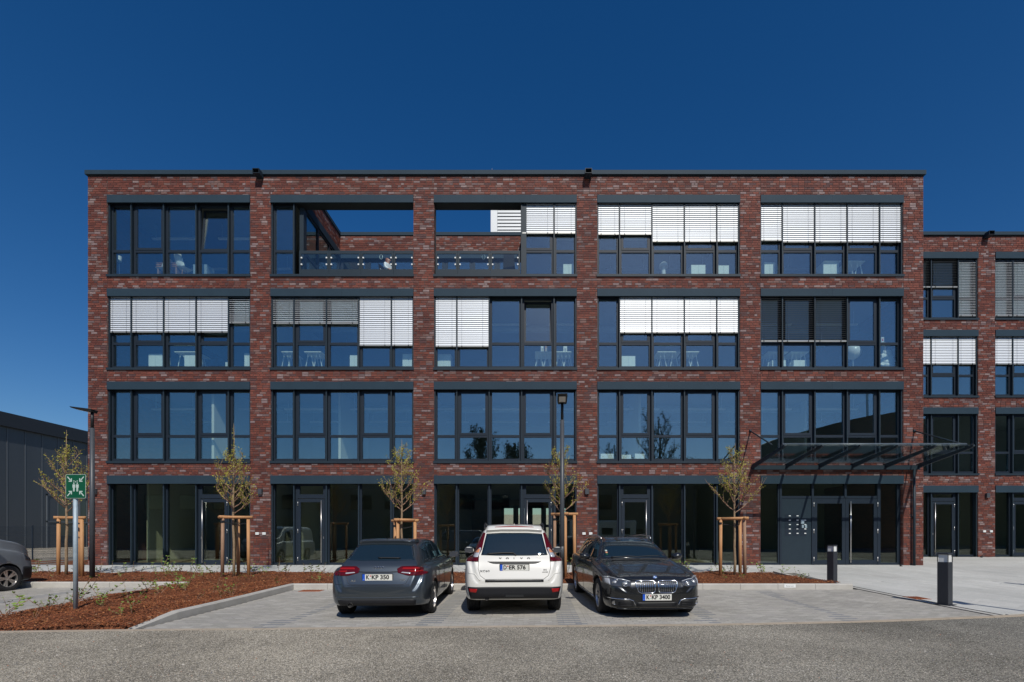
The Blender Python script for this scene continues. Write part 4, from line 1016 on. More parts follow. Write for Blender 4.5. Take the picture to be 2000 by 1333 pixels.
stake_frame('stakes of the tree beside the green sign, two posts close together on its left', (-14.86, TY, zz), [(-.30, .05, 1.83, 'wood'), (.02, .42, 1.83, 'wood'), (.52, -.02, 1.80, 'wood')], [(0, 2, 1.85), (0, 1, 1.86)])
stake_frame('stakes with one grey and one orange front post before the first bay door', (-9.58, TY, zz), [(-.20, -.25, 1.85, 'woodg'), (-.10, .40, 1.85, 'wood'), (.50, -.05, 1.80, 'wood')], [(0, 2, 1.86), (0, 1, 1.87)])
stake_frame('stakes behind the roof of the grey hatchback, crossbars meeting in front', (-4.28, TY, zz), [(-.28, .22, 1.72, 'wood'), (-.04, -.32, 1.74, 'wood'), (.40, .1, 1.72, 'wood')], [(0, 2, 1.76), (0, 1, 1.77), (1, 2, 1.775)])
stake_frame('stakes right of the white car behind the central lamp post', (.72, TY, zz), [(-.18, .12, 1.93, 'woodg'), (.14, -.32, 1.9, 'wood'), (.46, .1, 1.94, 'wood')], [(0, 2, 1.97), (0, 1, 1.96)])
stake_frame('stakes left of the entrance, two of the three posts close together on the right', (6.22, TY, zz), [(-.42, .1, 1.80, 'wood'), (.17, -.34, 1.76, 'woodg'), (.27, .25, 1.80, 'wood')], [(0, 1, 1.82), (1, 2, 1.83), (0, 2, 1.825)])
for (x, y, H, sd2, lv) in ((-8.2, -33, 17.0, 5, 3), (-3.4, -34, 15.2, 6, 3), (17.5, -33, 19.0, 7, 0), (11.4, -33, 15.0, 8, 0), (6.5, -34, 13.2, 9, 0), (23.5, -35, 13, 10, 0)):
    put_tree('tall_tree', ('dark weeping tree across the road, mirrored in the middle windows' if lv else 'bare branched tree across the road, mirrored in the first floor glass'), (x, y, 0), 'trees across the road',
             (sd2, H, H * .24, H * .21, H * .10, 26, 6 if lv else 3, .30 if lv else .20, H * .016, 0, 6, .75), ('bigbark', 'bigbark', 'bigleaf'))

# ------------------------------------------------------------------ low shrubs
def shrub(seed):
    r_ = random.Random(seed); Sm = MB(); L = MB()
    for k in range(r_.randint(2, 4)):
        a = r_.random() * 6.28; d = Vector((math.cos(a) * .55, math.sin(a) * .55, .8)); q = Vector((0, 0, -.02)); path = [q.copy()]; LL = r_.uniform(.18, .46)
        for i in range(5):
            d = (d + Vector((r_.gauss(0, .22), r_.gauss(0, .22), r_.uniform(-.12, .12)))).normalized(); q = q + d * LL / 5; path.append(q.copy())
            if i > 0:
                for _ in range(r_.randint(1, 4)):
                    v = Vector((r_.gauss(0, 1), r_.gauss(0, 1), r_.uniform(0, 1))).normalized(); b = v.orthogonal().normalized(); l = r_.uniform(.026, .058)
                    L.add([tuple(q), tuple(q + v * l * .5 + b * l * .3), tuple(q + v * l), tuple(q + v * l * .5 - b * l * .3)], [(0, 1, 2, 3)])
        Sm.tube([tuple(p) for p in path], [.005, .0045, .004, .0035, .003, .002], 4)
    return Sm.mesh('stem', 'twig'), L.mesh('foliage', 'leafg')
sh = [shrub(s) for s in range(70, 82)]
rr = random.Random(99); SG = {'a': ('low sprouting shrub in the strip of mulch along the walkway', 'shrubs in the mulch along the walkway'), 'b': ('low sprouting shrub in the mulch between the two parking areas', 'shrubs between the two parking areas')}
spots = [(-8.9, 9.45, 'b', 1.3), (-9.2, 10.4, 'b', 1.0), (-8.6, 11.2, 'b', 1), (-8.95, 12.1, 'b', 1.2), (-9.0, 9.0, 'b', 1), (-9.3, 11.7, 'b', 1.1), (-9.45, 8.7, 'b', 1.3), (-9.3, 9.9, 'b', 1)]
for i in range(26): spots.append((rr.uniform(-9.3, -6.8), rr.uniform(8.4, 13.2), 'b', rr.uniform(.5, .9)))
for i in range(78): spots.append((-17 + 25 * (i + rr.random()) / 78, rr.uniform(15.9, 16.75), 'a', rr.uniform(.7, 1.25)))
for i in range(30): spots.append((rr.uniform(-16.5, 7.8), rr.uniform(13.6, 15.8), 'a', rr.uniform(.45, .8)))
for x, y, g, s in spots:
    st, lf = sh[rr.randrange(len(sh))]
    zone = next((n for lim, n in ((-13, 'left of the building corner lamp'), (-8, 'before the first bay'), (-2.5, 'behind the grey hatchback'), (2.5, 'behind the white car'), (5, 'behind the dark estate car'), (99, 'at the right end of the bed')) if x < lim)) if g == 'a' else ('near the road edge' if y < 9.6 else 'near its far end' if y > 11.8 else 'in its middle')
    row = '' if g == 'b' else (' beside the walkway' if y > 15.85 else ' near the kerb')
    t = thing('shrub', (('low sprouting shrub in the wedge of mulch between the parking areas, ' if g == 'b' else 'low sprouting shrub, ') + zone + row), 'shrub', (x, y, bedz(x, y)), rr.random() * 6.28, SG[g][1]); s *= 1.3; t.scale = (s, s, s); link('stem', st, t); o = link('foliage', lf, t); o['kind'] = 'stuff'

# ------------------------------------------------------------------ street furniture
def lamp(label, loc, rz, H=5.1):
    t = thing('street_lamp', label, 'street lamp', loc, rz, 'street lamps')
    p = MB(); p.tube([(0, 0, -.1), (0, 0, H - .55)], [.070, .058], 16); p.bbox(-.045, .045, -.074, -.058, .55, .95, .004); part('pole', p, 'lampgrey', t, True)
    p = MB(); p.tube([(0, 0, H - .55), (0, 0, H - .02)], .042, 12); part('neck', p, 'black', t, True)
    p = MB(); p.add([(-.14, .07, H), (.14, .07, H), (.14, -.52, H + .06), (-.14, -.52, H + .06), (-.12, .05, H - .085), (.12, .05, H - .085), (.12, -.50, H + .025), (-.12, -.50, H + .025)],
                    [(0, 1, 2, 3), (7, 6, 5, 4), (0, 4, 5, 1), (1, 5, 6, 2), (2, 6, 7, 3), (3, 7, 4, 0)]); hd = part('lamp_head', p, 'black', t)
    p = MB(); p.add([(-.09, -.10, H - .064), (.09, -.10, H - .064), (.09, -.42, H + .001), (-.09, -.42, H + .001)], [(0, 3, 2, 1)]); part('lens', p, 'pot', hd)
lamp('dark grey street lamp in the middle, rising behind the white car', (.70, 14.0, bedz(.7, 14) - .02), R(-2))
lamp('dark grey street lamp at the left corner of the building, flat head pointing left', (-13.5, 14.9, bedz(-13.5, 14.9) - .02), R(-82))
lamp('street lamp standing out of frame at the right, only its shadow falls on the plaza', (10.45, 6.0, 0), R(0))
def bollard(label, loc, s=1.1):
    t = thing('bollard_light', label, 'bollard', loc, R(28), 'bollard lights on the plaza')
    w = .100
    p = MB(); p.bbox(-w, w, -w, w, 0, s - .19, .008); p.box(-w - .05, w + .05, -w - .05, w + .05, -.02, .012); part('post', p, 'bollard', t)
    p = MB(); p.box(-w + .018, w - .018, -w + .018, w - .018, s - .19, s - .03); part('light_glass', p, 'pot', t)
    p = MB(); p.bbox(-w, w, -w, w, s - .03, s, .006)
    for a in (-1, 1):
        for b in (-1, 1): p.box(a * w - .012 * (a > 0) * 1, a * w + .012 * (a < 0), b * w - .012 * (b > 0), b * w + .012 * (b < 0), s - .19, s - .03)
    part('cap', p, 'bollard', t)
bollard('near dark square bollard light on the plaza, by the slot drain', (8.66, 10.45, G(10.45)))
bollard('smaller looking dark square bollard light at the right end of the mulch bed', (8.72, 14.55, G(14.55)))
bollard('bollard light just outside the right edge of the picture', (14.0, 13.3, G(13.3)))

sg = thing('assembly_point_sign', 'green assembly point sign with four white arrows on a galvanised post', 'sign', (-8.60, 9.15, bedz(-8.6, 9.15) - .02))
p = MB(); p.tube([(0, 0, -.1), (0, 0, 2.36)], .036, 16); part('post', p, 'galv', sg, True)
def rrect(w, h, r, n=5):
    o = []
    for cx, cz, a0 in ((w - r, h - r, 0), (-w + r, h - r, 90), (-w + r, -h + r, 180), (w - r, -h + r, 270)):
        for i in range(n + 1): a = R(a0 + 90 * i / n); o.append((cx + r * math.cos(a), cz + r * math.sin(a)))
    return o
def plateface(mb, poly, y0, y1, m=0, c=(0, 0)):
    n = len(poly); mb.add([(x + c[0], y0, z + c[1]) for x, z in poly] + [(x + c[0], y1, z + c[1]) for x, z in poly], [tuple(range(n)), tuple(range(2 * n - 1, n - 1, -1))] + [((i + 1) % n, i, n + i, n + (i + 1) % n) for i in range(n)], m)
cz = 2.30; cx = .045
mb = MB(); plateface(mb, rrect(.185, .222, .022), -.046, -.043, 0, (cx, cz)); plateface(mb, rrect(.1795, .2165, .019), -.0475, -.0462, 1, (cx, cz)); sp_ = part('sign_plate', mb, ['signwhite', 'green'], sg)
mb = MB(); mb.box(cx - .1, cx + .1, -.043, -.02, cz + .05, cz + .09); mb.box(cx - .1, cx + .1, -.043, -.02, cz - .11, cz - .07); part('bracket', mb, 'galv', sg)
for sx in (-1, 1):
    for sz in (-1, 1):
        mb = MB(); T = lambda x, z: (cx + sx * x, cz + sz * z)
        for poly in ([(.068, .085), (.128, .085), (.128, .103), (.068, .103)], [(.068, .103), (.086, .103), (.086, .150), (.068, .150)], [(.086, .116), (.099, .103), (.158, .172), (.145, .185)]):
            pts_ = [T(a_, b_) for a_, b_ in poly]
            if sx * sz < 0: pts_ = pts_[::-1]
            plateface(mb, pts_, -.0495, -.0478)
        part('arrow', mb, 'signwhite', sp_)
for px_ in (-.032, .032):
    mb = MB(); x = cx + px_; circ = lambda r, n=10: [(r * math.cos(2 * math.pi * i / n), r * math.sin(2 * math.pi * i / n)) for i in range(n)]
    plateface(mb, circ(.013), -.0495, -.0478, 0, (x, cz + .058)); plateface(mb, [(-.024, .036), (-.026, -.025), (-.019, -.025), (-.016, .01), (-.015, -.095), (-.003, -.095), (0, -.03), (.003, -.095), (.015, -.095), (.016, .01), (.019, -.025), (.026, -.025), (.024, .036)][::-1], -.0495, -.0478, 0, (x, cz))
    part('pictogram_person', mb, 'signwhite', sp_)
for px_, pz in ((0, .085), (-.03, .098), (.03, .098)): mb = MB(); plateface(mb, circ(.010), -.0495, -.0478, 0, (cx + px_, cz + pz)); part('pictogram_head', mb, 'signwhite', sp_)

# small white reserved plates on the kerb
def text_mesh(txt, size, m_, align='CENTER', ext=.0008, sx=1.0, space=1.0, bold=0.0, fitw=None):
    cu = bpy.data.curves.new('lettering', 'FONT'); cu.body = txt; cu.size = size; cu.align_x = align; cu.align_y = 'CENTER'; cu.extrude = ext; cu.space_character = space; cu.resolution_u = 3; cu.offset = bold
    o = bpy.data.objects.new('tmp', cu); COL.objects.link(o); dg = bpy.context.evaluated_depsgraph_get(); dg.update()
    me = bpy.data.meshes.new_from_object(o.evaluated_get(dg)); bpy.data.objects.remove(o); bpy.data.curves.remove(cu)
    me.materials.clear(); me.materials.append(M[m_])
    if fitw:
        x_ = [v.co.x for v in me.vertices]; sx = fitw / (max(x_) - min(x_))
    for v in me.vertices: v.co = Vector((v.co.x * sx, -v.co.z, v.co.y))
    return me
for (x, lb) in ((4.02, 'white name plate on the kerb just right of the dark estate car'), (6.62, 'white name plate on the kerb near the right end of the mulch bed')):
    t = thing('kerb_plate', lb, 'name plate', (x, KY - .004, G(KY) + .085), group='white plates on the kerb')
    p = MB(); p.bbox(-.15, .15, -.004, .003, -.035, .055, .002); part('plate', p, 'white', t)
    link('lettering', text_mesh('Reserviert', .05, 'rail'), t, (0, -.0055, .008))
# small floor lights
for (x, y, lb) in ((FX(550), 18.95, 'tiny black spotlight on the walkway before the second bay'), (13.9, 18.8, 'tiny black spotlight on the paving right of the entrance doors'), (20.5, 22.7, 'tiny black spotlight on the paving before the wing door'), (26.0, 22.7, 'tiny black spotlight on the paving at the far right')):
    t = thing('floor_spotlight', lb, 'spotlight', (x, y, G(y)), R(20), 'small spotlights on the paving')
    p = MB(); p.box(-.04, .04, -.03, .03, 0, .02); part('base', p, 'black', t); p = MB(); p.tube([(-.05, 0, .045), (.05, 0, .06)], .028, 10); part('lamp_body', p, 'black', t)

# ------------------------------------------------------------------ things inside the rooms
FZ = [None, 4.46, 8.09, 11.73]      # floor heights of storeys 1..3
def inx(px, Y): return (px - 1050) * Y / 960
def cabinet(px0, px1, pytop, fl, lb, Y=19.64, d=.45, m_='cabinet'):
    x0, x1 = inx(px0, Y), inx(px1, Y); z1 = 1.5 + (1047 - pytop) * Y / 960; z0 = FZ[fl]; w = x1 - x0
    t = thing('cabinet', lb, 'cabinet', ((x0 + x1) / 2, Y, z0), group='white cabinets behind the office windows')
    p = MB(); p.box(-w / 2, w / 2, .02, d, .04, z1 - z0); p.box(-w / 2 + .03, w / 2 - .03, .04, d - .03, 0, .04); part('carcass', p, m_, t)
    for s in (0, 1):
        p = MB(); p.box(-w / 2 + .004 + s * w / 2, -w / 2 - .004 + (s + 1) * w / 2, 0, .018, .05, z1 - z0 - .006); part('cabinet_door', p, m_, t)
for a in ((290, 317, 692, 2, 'white cabinet behind the second field of the lower left blind band'), (360, 382, 694, 2, 'white cabinet beside a desk, third field of the left band'), (440, 446, 708, 2, 'narrow white cabinet edge in the fourth field of the left band'),
          (477, 492, 691, 2, 'tall white cabinet in the last field of the left band'), (683, 701, 694, 2, 'white cabinet in the third field of the second band'), (786, 810, 692, 2, 'white cabinet at the right end of the second band'),
          (853, 880, 692, 2, 'white cabinet at the left end of the middle band'), (1214, 1241, 696, 2, 'white box shaped cabinet below the bright blinds'), (1508, 1535, 704, 2, 'dim white cabinet below the open grey blinds'), (1550, 1575, 704, 2, 'dim white cabinet under the trestle desk, right band'),
          (1100, 1122, 516, 3, 'white cabinet in the top floor window right of the terrace'), (1350, 1378, 518, 3, 'white cabinet with papers on top, top floor'), (1403, 1424, 519, 3, 'smaller white cabinet beside the papers, top floor'),
          (1493, 1514, 513, 3, 'white cabinet at the left end of the top right window'), (1608, 1638, 514, 3, 'white cabinet behind a trestle desk, top right window')): cabinet(*a)
for a in ((1173, 1201, 887, 'pale box at the left end of the first floor window'), (1213, 1233, 889, 'pale box in the middle of three on the first floor'), (1240, 1259, 887, 'pale box right of two others on the first floor')):
    cabinet(a[0], a[1], a[2], 1, a[3], m_='white')
def desk(px0, px1, fl, lb, Y=19.72, d=.8):
    x0, x1 = inx(px0, Y), inx(px1, Y); w = x1 - x0; t = thing('trestle_desk', lb, 'desk', ((x0 + x1) / 2, Y, FZ[fl]), group='trestle desks behind the office windows'); h = .80
    p = MB(); p.box(-w / 2, w / 2, 0, d, h - .03, h); part('tabletop', p, 'cabinet', t)
    for s in (-.25, .25):
        p = MB(); xx = s * w
        for y in (.12, d - .12): p.tube([(xx - .20, y, 0), (xx - .05, y, h - .04)], .018, 6); p.tube([(xx + .20, y, 0), (xx + .05, y, h - .04)], .018, 6)
        p.box(xx - .12, xx + .12, .08, d - .08, h - .05, h - .031); part('trestle', p, 'cabinet', t)
for a in ((549, 574, 2, 'left trestle desk in the second band'), (594, 627, 2, 'right trestle desk in the second band'), (1045, 1078, 2, 'trestle desk with folders in the middle band'), (1086, 1117, 2, 'trestle desk at the right end of the middle band'),
          (1284, 1330, 2, 'trestle desk seen below the bright fourth blinds'), (1335, 1366, 2, 'second trestle desk below the bright fourth blinds'), (1500, 1540, 2, 'dim trestle desk left in the right band'), (1545, 1580, 2, 'dim trestle desk right in the right band'),
          (1610, 1642, 3, 'left trestle desk in the top right window'), (1654, 1690, 3, 'right trestle desk in the top right window'), (340, 385, 2, 'trestle desk behind the left band cabinet')): desk(*a)
# folders on the desks
for (px, lb, c) in ((1059, 'white folder standing on a desk in the middle band', 'white'), (1067, 'brown folder beside the white folder', 'wood'), (1104, 'white monitor back on the last desk of the middle band', 'white'), (1724, 'white carton with red print in the right band window', 'white')):
    Y = 19.85; h = .26; zf = FZ[2] + .80
    if px == 1724: zf = 1.5 + (1047 - 669) * Y / 960; h = .2
    t = thing('folder' if px != 1724 else 'carton', lb, 'folder' if px != 1724 else 'box', (inx(px, Y), Y, zf)); w = .055 if px != 1104 else .075
    p = MB(); p.box(-w, w, 0, .25, 0, h); part('sleeve', p, c, t); p = MB(); p.box(-w * .5, w * .5, -.004, 0, h * .2, h * .7); part('spine_label', p, 'red' if px == 1724 else 'rail', t)
    if px == 1724:
        t2 = thing('shelf_stack', 'slim white shelf under the carton at the right band window', 'shelf', (inx(px, Y), Y, FZ[2])); p = MB(); p.box(-.12, .12, 0, .3, zf - FZ[2] - .03, zf - FZ[2]); p.box(-.11, -.09, .0, .3, 0, zf - FZ[2] - .03); p.box(.09, .11, 0, .3, 0, zf - FZ[2] - .03); part('shelf_frame', p, 'rail', t2)
t = thing('floor_lamp', 'white floor lamp with square shade in the top left window', 'lamp', (inx(233, 19.7), 19.7, FZ[3]))
p = MB(); p.tube([(0, 0, 0), (0, 0, 1.0)], .008, 6); p.lathe([(.12, 0), (.12, .015), (.01, .02)], 16); part('stand', p, 'steel', t); p = MB(); p.lathe([(.075, .74), (.08, .96), (.0, .96)], 18); part('lamp_shade', p, 'pot', t, True)
def shell_chair(px, fl, lb, Y=19.8, rz=0, m_='white', s=1.0):
    t = thing('shell_chair', lb, 'chair', (inx(px, Y), Y, FZ[fl]), rz)
    mb = MB(); mb.sm = True; n, m2 = 8, 9; vs = []
    for j in range(m2 + 1):
        v = j / m2
        for i in range(n + 1):
            u = i / n * 2 - 1; w = .23 * (1 - .25 * max(0, v - .6) / .4)
            if v < .5: y, z = -.22 + .44 * v * 2 * .9, .44 - .03 * math.sin(v * 2 * math.pi) + .05 * u * u
            else: q = (v - .5) * 2; y, z = .18 + .10 * q - .10 * u * u, .44 + .42 * q
            vs.append((u * w * s, y * s, z * s))
    mb.add(vs, [(j * (n + 1) + i, j * (n + 1) + i + 1, (j + 1) * (n + 1) + i + 1, (j + 1) * (n + 1) + i) for j in range(m2) for i in range(n)]); part('seat_shell', mb, m_, t, True)
    for a in (-1, 1):
        for b in (-1, 1): p = MB(); p.tube([(a * .08, b * .06, .43 * s), (a * .22, b * .2, 0)], .012, 6); part('leg', p, 'wood' if m_ == 'white' else 'black', t)
shell_chair(357, 3, 'white shell chair in the middle field of the top left window', 19.8, R(160), s=1.12)
shell_chair(322, 3, 'white shell chair edge beside the pallet, top left window', 19.8, R(-100), s=1.0)
cabinet(377, 404, 517, 3, 'grey cabinet behind the mullion in the top left window', m_='galv')
t = thing('pallet_table', 'low wooden pallet table in the top left window', 'table', (inx(325, 19.6), 19.6, FZ[3]))
for k in range(3): p = MB(); p.box(-.42, .42, 0, .1 * 5, .50 + k * .07 - .2 + .2, .52 + k * .07); part('plank', p, 'wood', t)
for a in (-.38, .34): p = MB(); p.box(a, a + .06, .02, .48, 0, .64); part('block', p, 'woodg', t)
t = thing('mushroom_lamp', 'small domed glass lamp in the top floor window below the bright blinds', 'lamp', (inx(1296, 19.85), 19.85, FZ[3]))
p = MB(); p.lathe([(.10, .0), (.08, .5), (.085, .62)], 18); part('base', p, 'pot', t, True); p = MB(); p.lathe([(.19, .60), (.17, .70), (.1, .79), (0, .82)], 20); part('lamp_shade', p, 'pot', t, True)
t = thing('pendant_ball', 'large pale ball lamp in the right band window', 'lamp', (inx(1666, 20.2), 20.2, FZ[2]))
p = MB(); n = 12; c_ = .30; zc = .95; p.lathe([(c_ * math.sin(math.pi * i / n), zc - c_ * math.cos(math.pi * i / n)) for i in range(n + 1)], 24); part('globe', p, 'pot', t, True); p = MB(); p.tube([(0, 0, 0), (0, 0, .66)], .02, 6); part('stand', p, 'steel', t)
# crumpled white cloth
t = thing('crumpled_sheet', 'crumpled white plastic sheet heaped at the right end of the right band window', 'sheet', (inx(1736, 19.8), 19.8, FZ[2])); mb = MB(); r_ = random.Random(8); n, m2 = 18, 14; vs = []
for j in range(m2 + 1):
    for i in range(n):
        a = 2 * math.pi * i / n; h = j / m2; rad = .34 * math.cos(h * 1.45) ** .6 * (1 + .25 * math.sin(a * 3 + j) * math.sin(j * 1.3)) + r_.uniform(-.03, .03); vs.append((rad * math.cos(a), rad * math.sin(a) * .55 + .1, h * .92 + r_.uniform(-.02, .02)))
mb.add(vs, [(j * n + i, j * n + (i + 1) % n, (j + 1) * n + (i + 1) % n, (j + 1) * n + i) for j in range(m2) for i in range(n)]); part('sheet', mb, 'white', t)
# terrace: person, chair, cable coils
def skin_body(name, verts, edges, m_, parent, sub=2):
    me = bpy.data.meshes.new(name); me.from_pydata([v[0] for v in verts], edges, [])
    o = bpy.data.objects.new('tmpbody', me); COL.objects.link(o)
    sk_ = o.modifiers.new('s', 'SKIN'); sk_.use_smooth_shade = True; o.modifiers.new('d', 'SUBSURF').levels = sub
    for i, v in enumerate(verts): me.skin_vertices[0].data[i].radius = (v[1], v[1] * (v[2] if len(v) > 2 else 1)); me.skin_vertices[0].data[i].use_root = (i == 0)
    dg = bpy.context.evaluated_depsgraph_get(); dg.update(); m2 = bpy.data.meshes.new_from_object(o.evaluated_get(dg)); bpy.data.objects.remove(o)
    m2.materials.clear(); m2.materials.append(M[m_]); m2.polygons.foreach_set('use_smooth', [True] * len(m2.polygons))
    return link(name, m2, parent)
px_, py_ = inx(759, 20.35), 20.35
ps = thing('person', 'person with reddish hair and white shirt sitting behind the terrace railing', 'person', (px_, py_, 11.75), R(70))
V = [((0, 0, .50), .15, .8), ((0, .02, .68), .145, .75), ((0, .03, .86), .16, .7), ((0, .03, .97), .075), ((0, .02, 1.04), .05), ((0, 0, 1.11), .085), ((0, 0, 1.19), .088),      # pelvis..head
     ((-.09, -.05, .48), .09), ((-.10, -.42, .48), .065), ((-.10, -.42, .08), .045), ((-.10, -.52, .04), .035), ((.09, -.05, .48), .09), ((.10, -.42, .48), .065), ((.10, -.42, .08), .045), ((.10, -.52, .04), .035),
     ((-.18, .03, .93), .06), ((-.24, -.04, .72), .042), ((-.18, -.24, .62), .033), ((-.15, -.32, .62), .026), ((.18, .03, .93), .06), ((.24, -.04, .72), .042), ((.18, -.24, .62), .033), ((.15, -.32, .62), .026)]
Ed = [(0, 1), (1, 2), (2, 3), (3, 4), (4, 5), (5, 6), (0, 7), (7, 8), (8, 9), (9, 10), (0, 11), (11, 12), (12, 13), (13, 14), (2, 15), (15, 16), (16, 17), (17, 18), (2, 19), (19, 20), (20, 21), (21, 22)]
for s in (-1, 1):
    base = 18 if s < 0 else 22; w = V[base][0]
    for k in range(4): V.append(((w[0] + (k - 1.5) * .018, w[1] - .055, w[2]), .009)); Ed.append((base, len(V) - 1)); V.append(((w[0] + (k - 1.5) * .018, w[1] - .085 + .008 * abs(k - 1.3), w[2] - .015), .008)); Ed.append((len(V) - 2, len(V) - 1))
body = skin_body('body', V, Ed, 'skin', ps)
Vs = [((0, 0, .50), .165, .85), ((0, .02, .68), .158, .8), ((0, .03, .87), .172, .74), ((0, .03, .94), .09), ((-.18, .03, .93), .07), ((-.245, -.04, .73), .055), ((-.21, -.16, .66), .05), ((.18, .03, .93), .07), ((.245, -.04, .73), .055), ((.21, -.16, .66), .05)]
skin_body('shirt', Vs, [(0, 1), (1, 2), (2, 3), (2, 4), (4, 5), (5, 6), (2, 7), (7, 8), (8, 9)], 'shirt', ps)
Vt = [((0, 0, .49), .17, .85), ((-.09, -.06, .48), .10), ((-.10, -.42, .48), .078), ((-.10, -.42, .12), .058), ((.09, -.06, .48), .10), ((.10, -.42, .48), .078), ((.10, -.42, .12), .058)]
skin_body('trousers', Vt, [(0, 1), (1, 2), (2, 3), (0, 4), (4, 5), (5, 6)], 'trousers', ps)
Vh = [((0, .02, 1.235), .088), ((0, .05, 1.16), .098), ((0, .075, 1.06), .075), ((0, .08, .97), .05)]
skin_body('hair', Vh, [(0, 1), (1, 2), (2, 3)], 'hair', ps)
mb = MB(); mb.tube([(0, -.082, 1.14), (0, -.105, 1.115), (0, -.085, 1.105)], [.009, .013, .009], 6); part('nose', mb, 'skin', ps, True)
for s in (-1, 1): mb = MB(); mb.lathe([(0, -.0), (.010, .002), (0, .005)], 8, (s * .03, -.088, 1.152), 'y'); part('eye', mb, 'ink', ps); mb = MB(); mb.tube([(s * .084, .0, 1.125), (s * .094, .006, 1.145), (s * .086, .0, 1.165)], .011, 6); part('ear', mb, 'skin', ps, True)
def tchair(name, label, loc, rz, m_):
    t = thing(name, label, 'chair', loc, rz); p = MB(); p.bbox(-.24, .24, -.24, .24, .40, .45, .01); part('seat', p, m_, t); p = MB(); p.add([(-.24, .22, .45), (.24, .22, .45), (.20, .34, .98), (-.20, .34, .98), (-.24, .25, .45), (.24, .25, .45), (.20, .37, .98), (-.20, .37, .98)], [(0, 1, 2, 3), (7, 6, 5, 4), (0, 4, 5, 1), (1, 5, 6, 2), (2, 6, 7, 3), (3, 7, 4, 0)]); part('backrest', p, m_, t)
    for k in range(6): p = MB(); p.box(-.17 + k * .06, -.145 + k * .06, .28, .30, .70, .78); part('backrest_slot', p, 'white', t)
    for a in (-1, 1):
        for b in (-1, 1): p = MB(); p.tube([(a * .21, b * .2, .42), (a * .23, b * .23, 0)], .014, 6); part('leg', p, 'black', t)
tchair('terrace_chair', 'dark terrace chair with slotted back behind the right railing', (inx(996, 19.95), 19.95, 11.75), R(175), 'black')
tchair('terrace_chair', 'terrace chair under the seated person', (px_, py_, 11.75), R(70), 'black')
for (px, lb) in ((743, 'white cable coil hanging in the left terrace railing'), (944, 'grey cable coil hanging in the right terrace railing')):
    t = thing('cable_coil', lb, 'cable', (inx(px, FY), FY + .085, 12.52)); p = MB(); pts_ = [(.06 * math.sin(a * .35) * (1 + .1 * math.sin(a)), .006 * math.sin(a), -.09 + .09 * math.cos(a * .35)) for a in range(0, 56)]; p.tube(pts_, .007, 5); part('loop', p, 'white' if px == 743 else 'galv', t, True)

# ------------------------------------------------------------------ vehicles
def pchip(keys, x):
    n = len(keys)
    if x <= keys[0][0]: return keys[0][1]
    if x >= keys[-1][0]: return keys[-1][1]
    h = [keys[i + 1][0] - keys[i][0] for i in range(n - 1)]; d = [(keys[i + 1][1] - keys[i][1]) / h[i] for i in range(n - 1)]
    m = [d[0]] + [0 if d[i - 1] * d[i] <= 0 else (h[i - 1] + h[i]) * 3 / ((2 * h[i] + h[i - 1]) / d[i - 1] + (h[i] + 2 * h[i - 1]) / d[i]) for i in range(1, n - 1)] + [d[-1]]
    for i in range(n - 1):
        if x <= keys[i + 1][0]:
            t = (x - keys[i][0]) / h[i]
            return (2 * t ** 3 - 3 * t * t + 1) * keys[i][1] + (t ** 3 - 2 * t * t + t) * h[i] * m[i] + (-2 * t ** 3 + 3 * t * t) * keys[i + 1][1] + (t ** 3 - t * t) * h[i] * m[i + 1]
def crom(pts, k):
    out = []; n = len(pts)
    for i in range(n - 1):
        p0, p1, p2, p3 = pts[max(0, i - 1)], pts[i], pts[i + 1], pts[min(n - 1, i + 2)]
        for j in range(k):
            t = j / k
            out.append(tuple(.5 * ((2 * b) + (-a + c) * t + (2 * a - 5 * b + 4 * c - d) * t * t + (-a + 3 * b - 3 * c + d) * t ** 3) for a, b, c, d in zip(p0, p1, p2, p3)))
    out.append(pts[-1]); return out
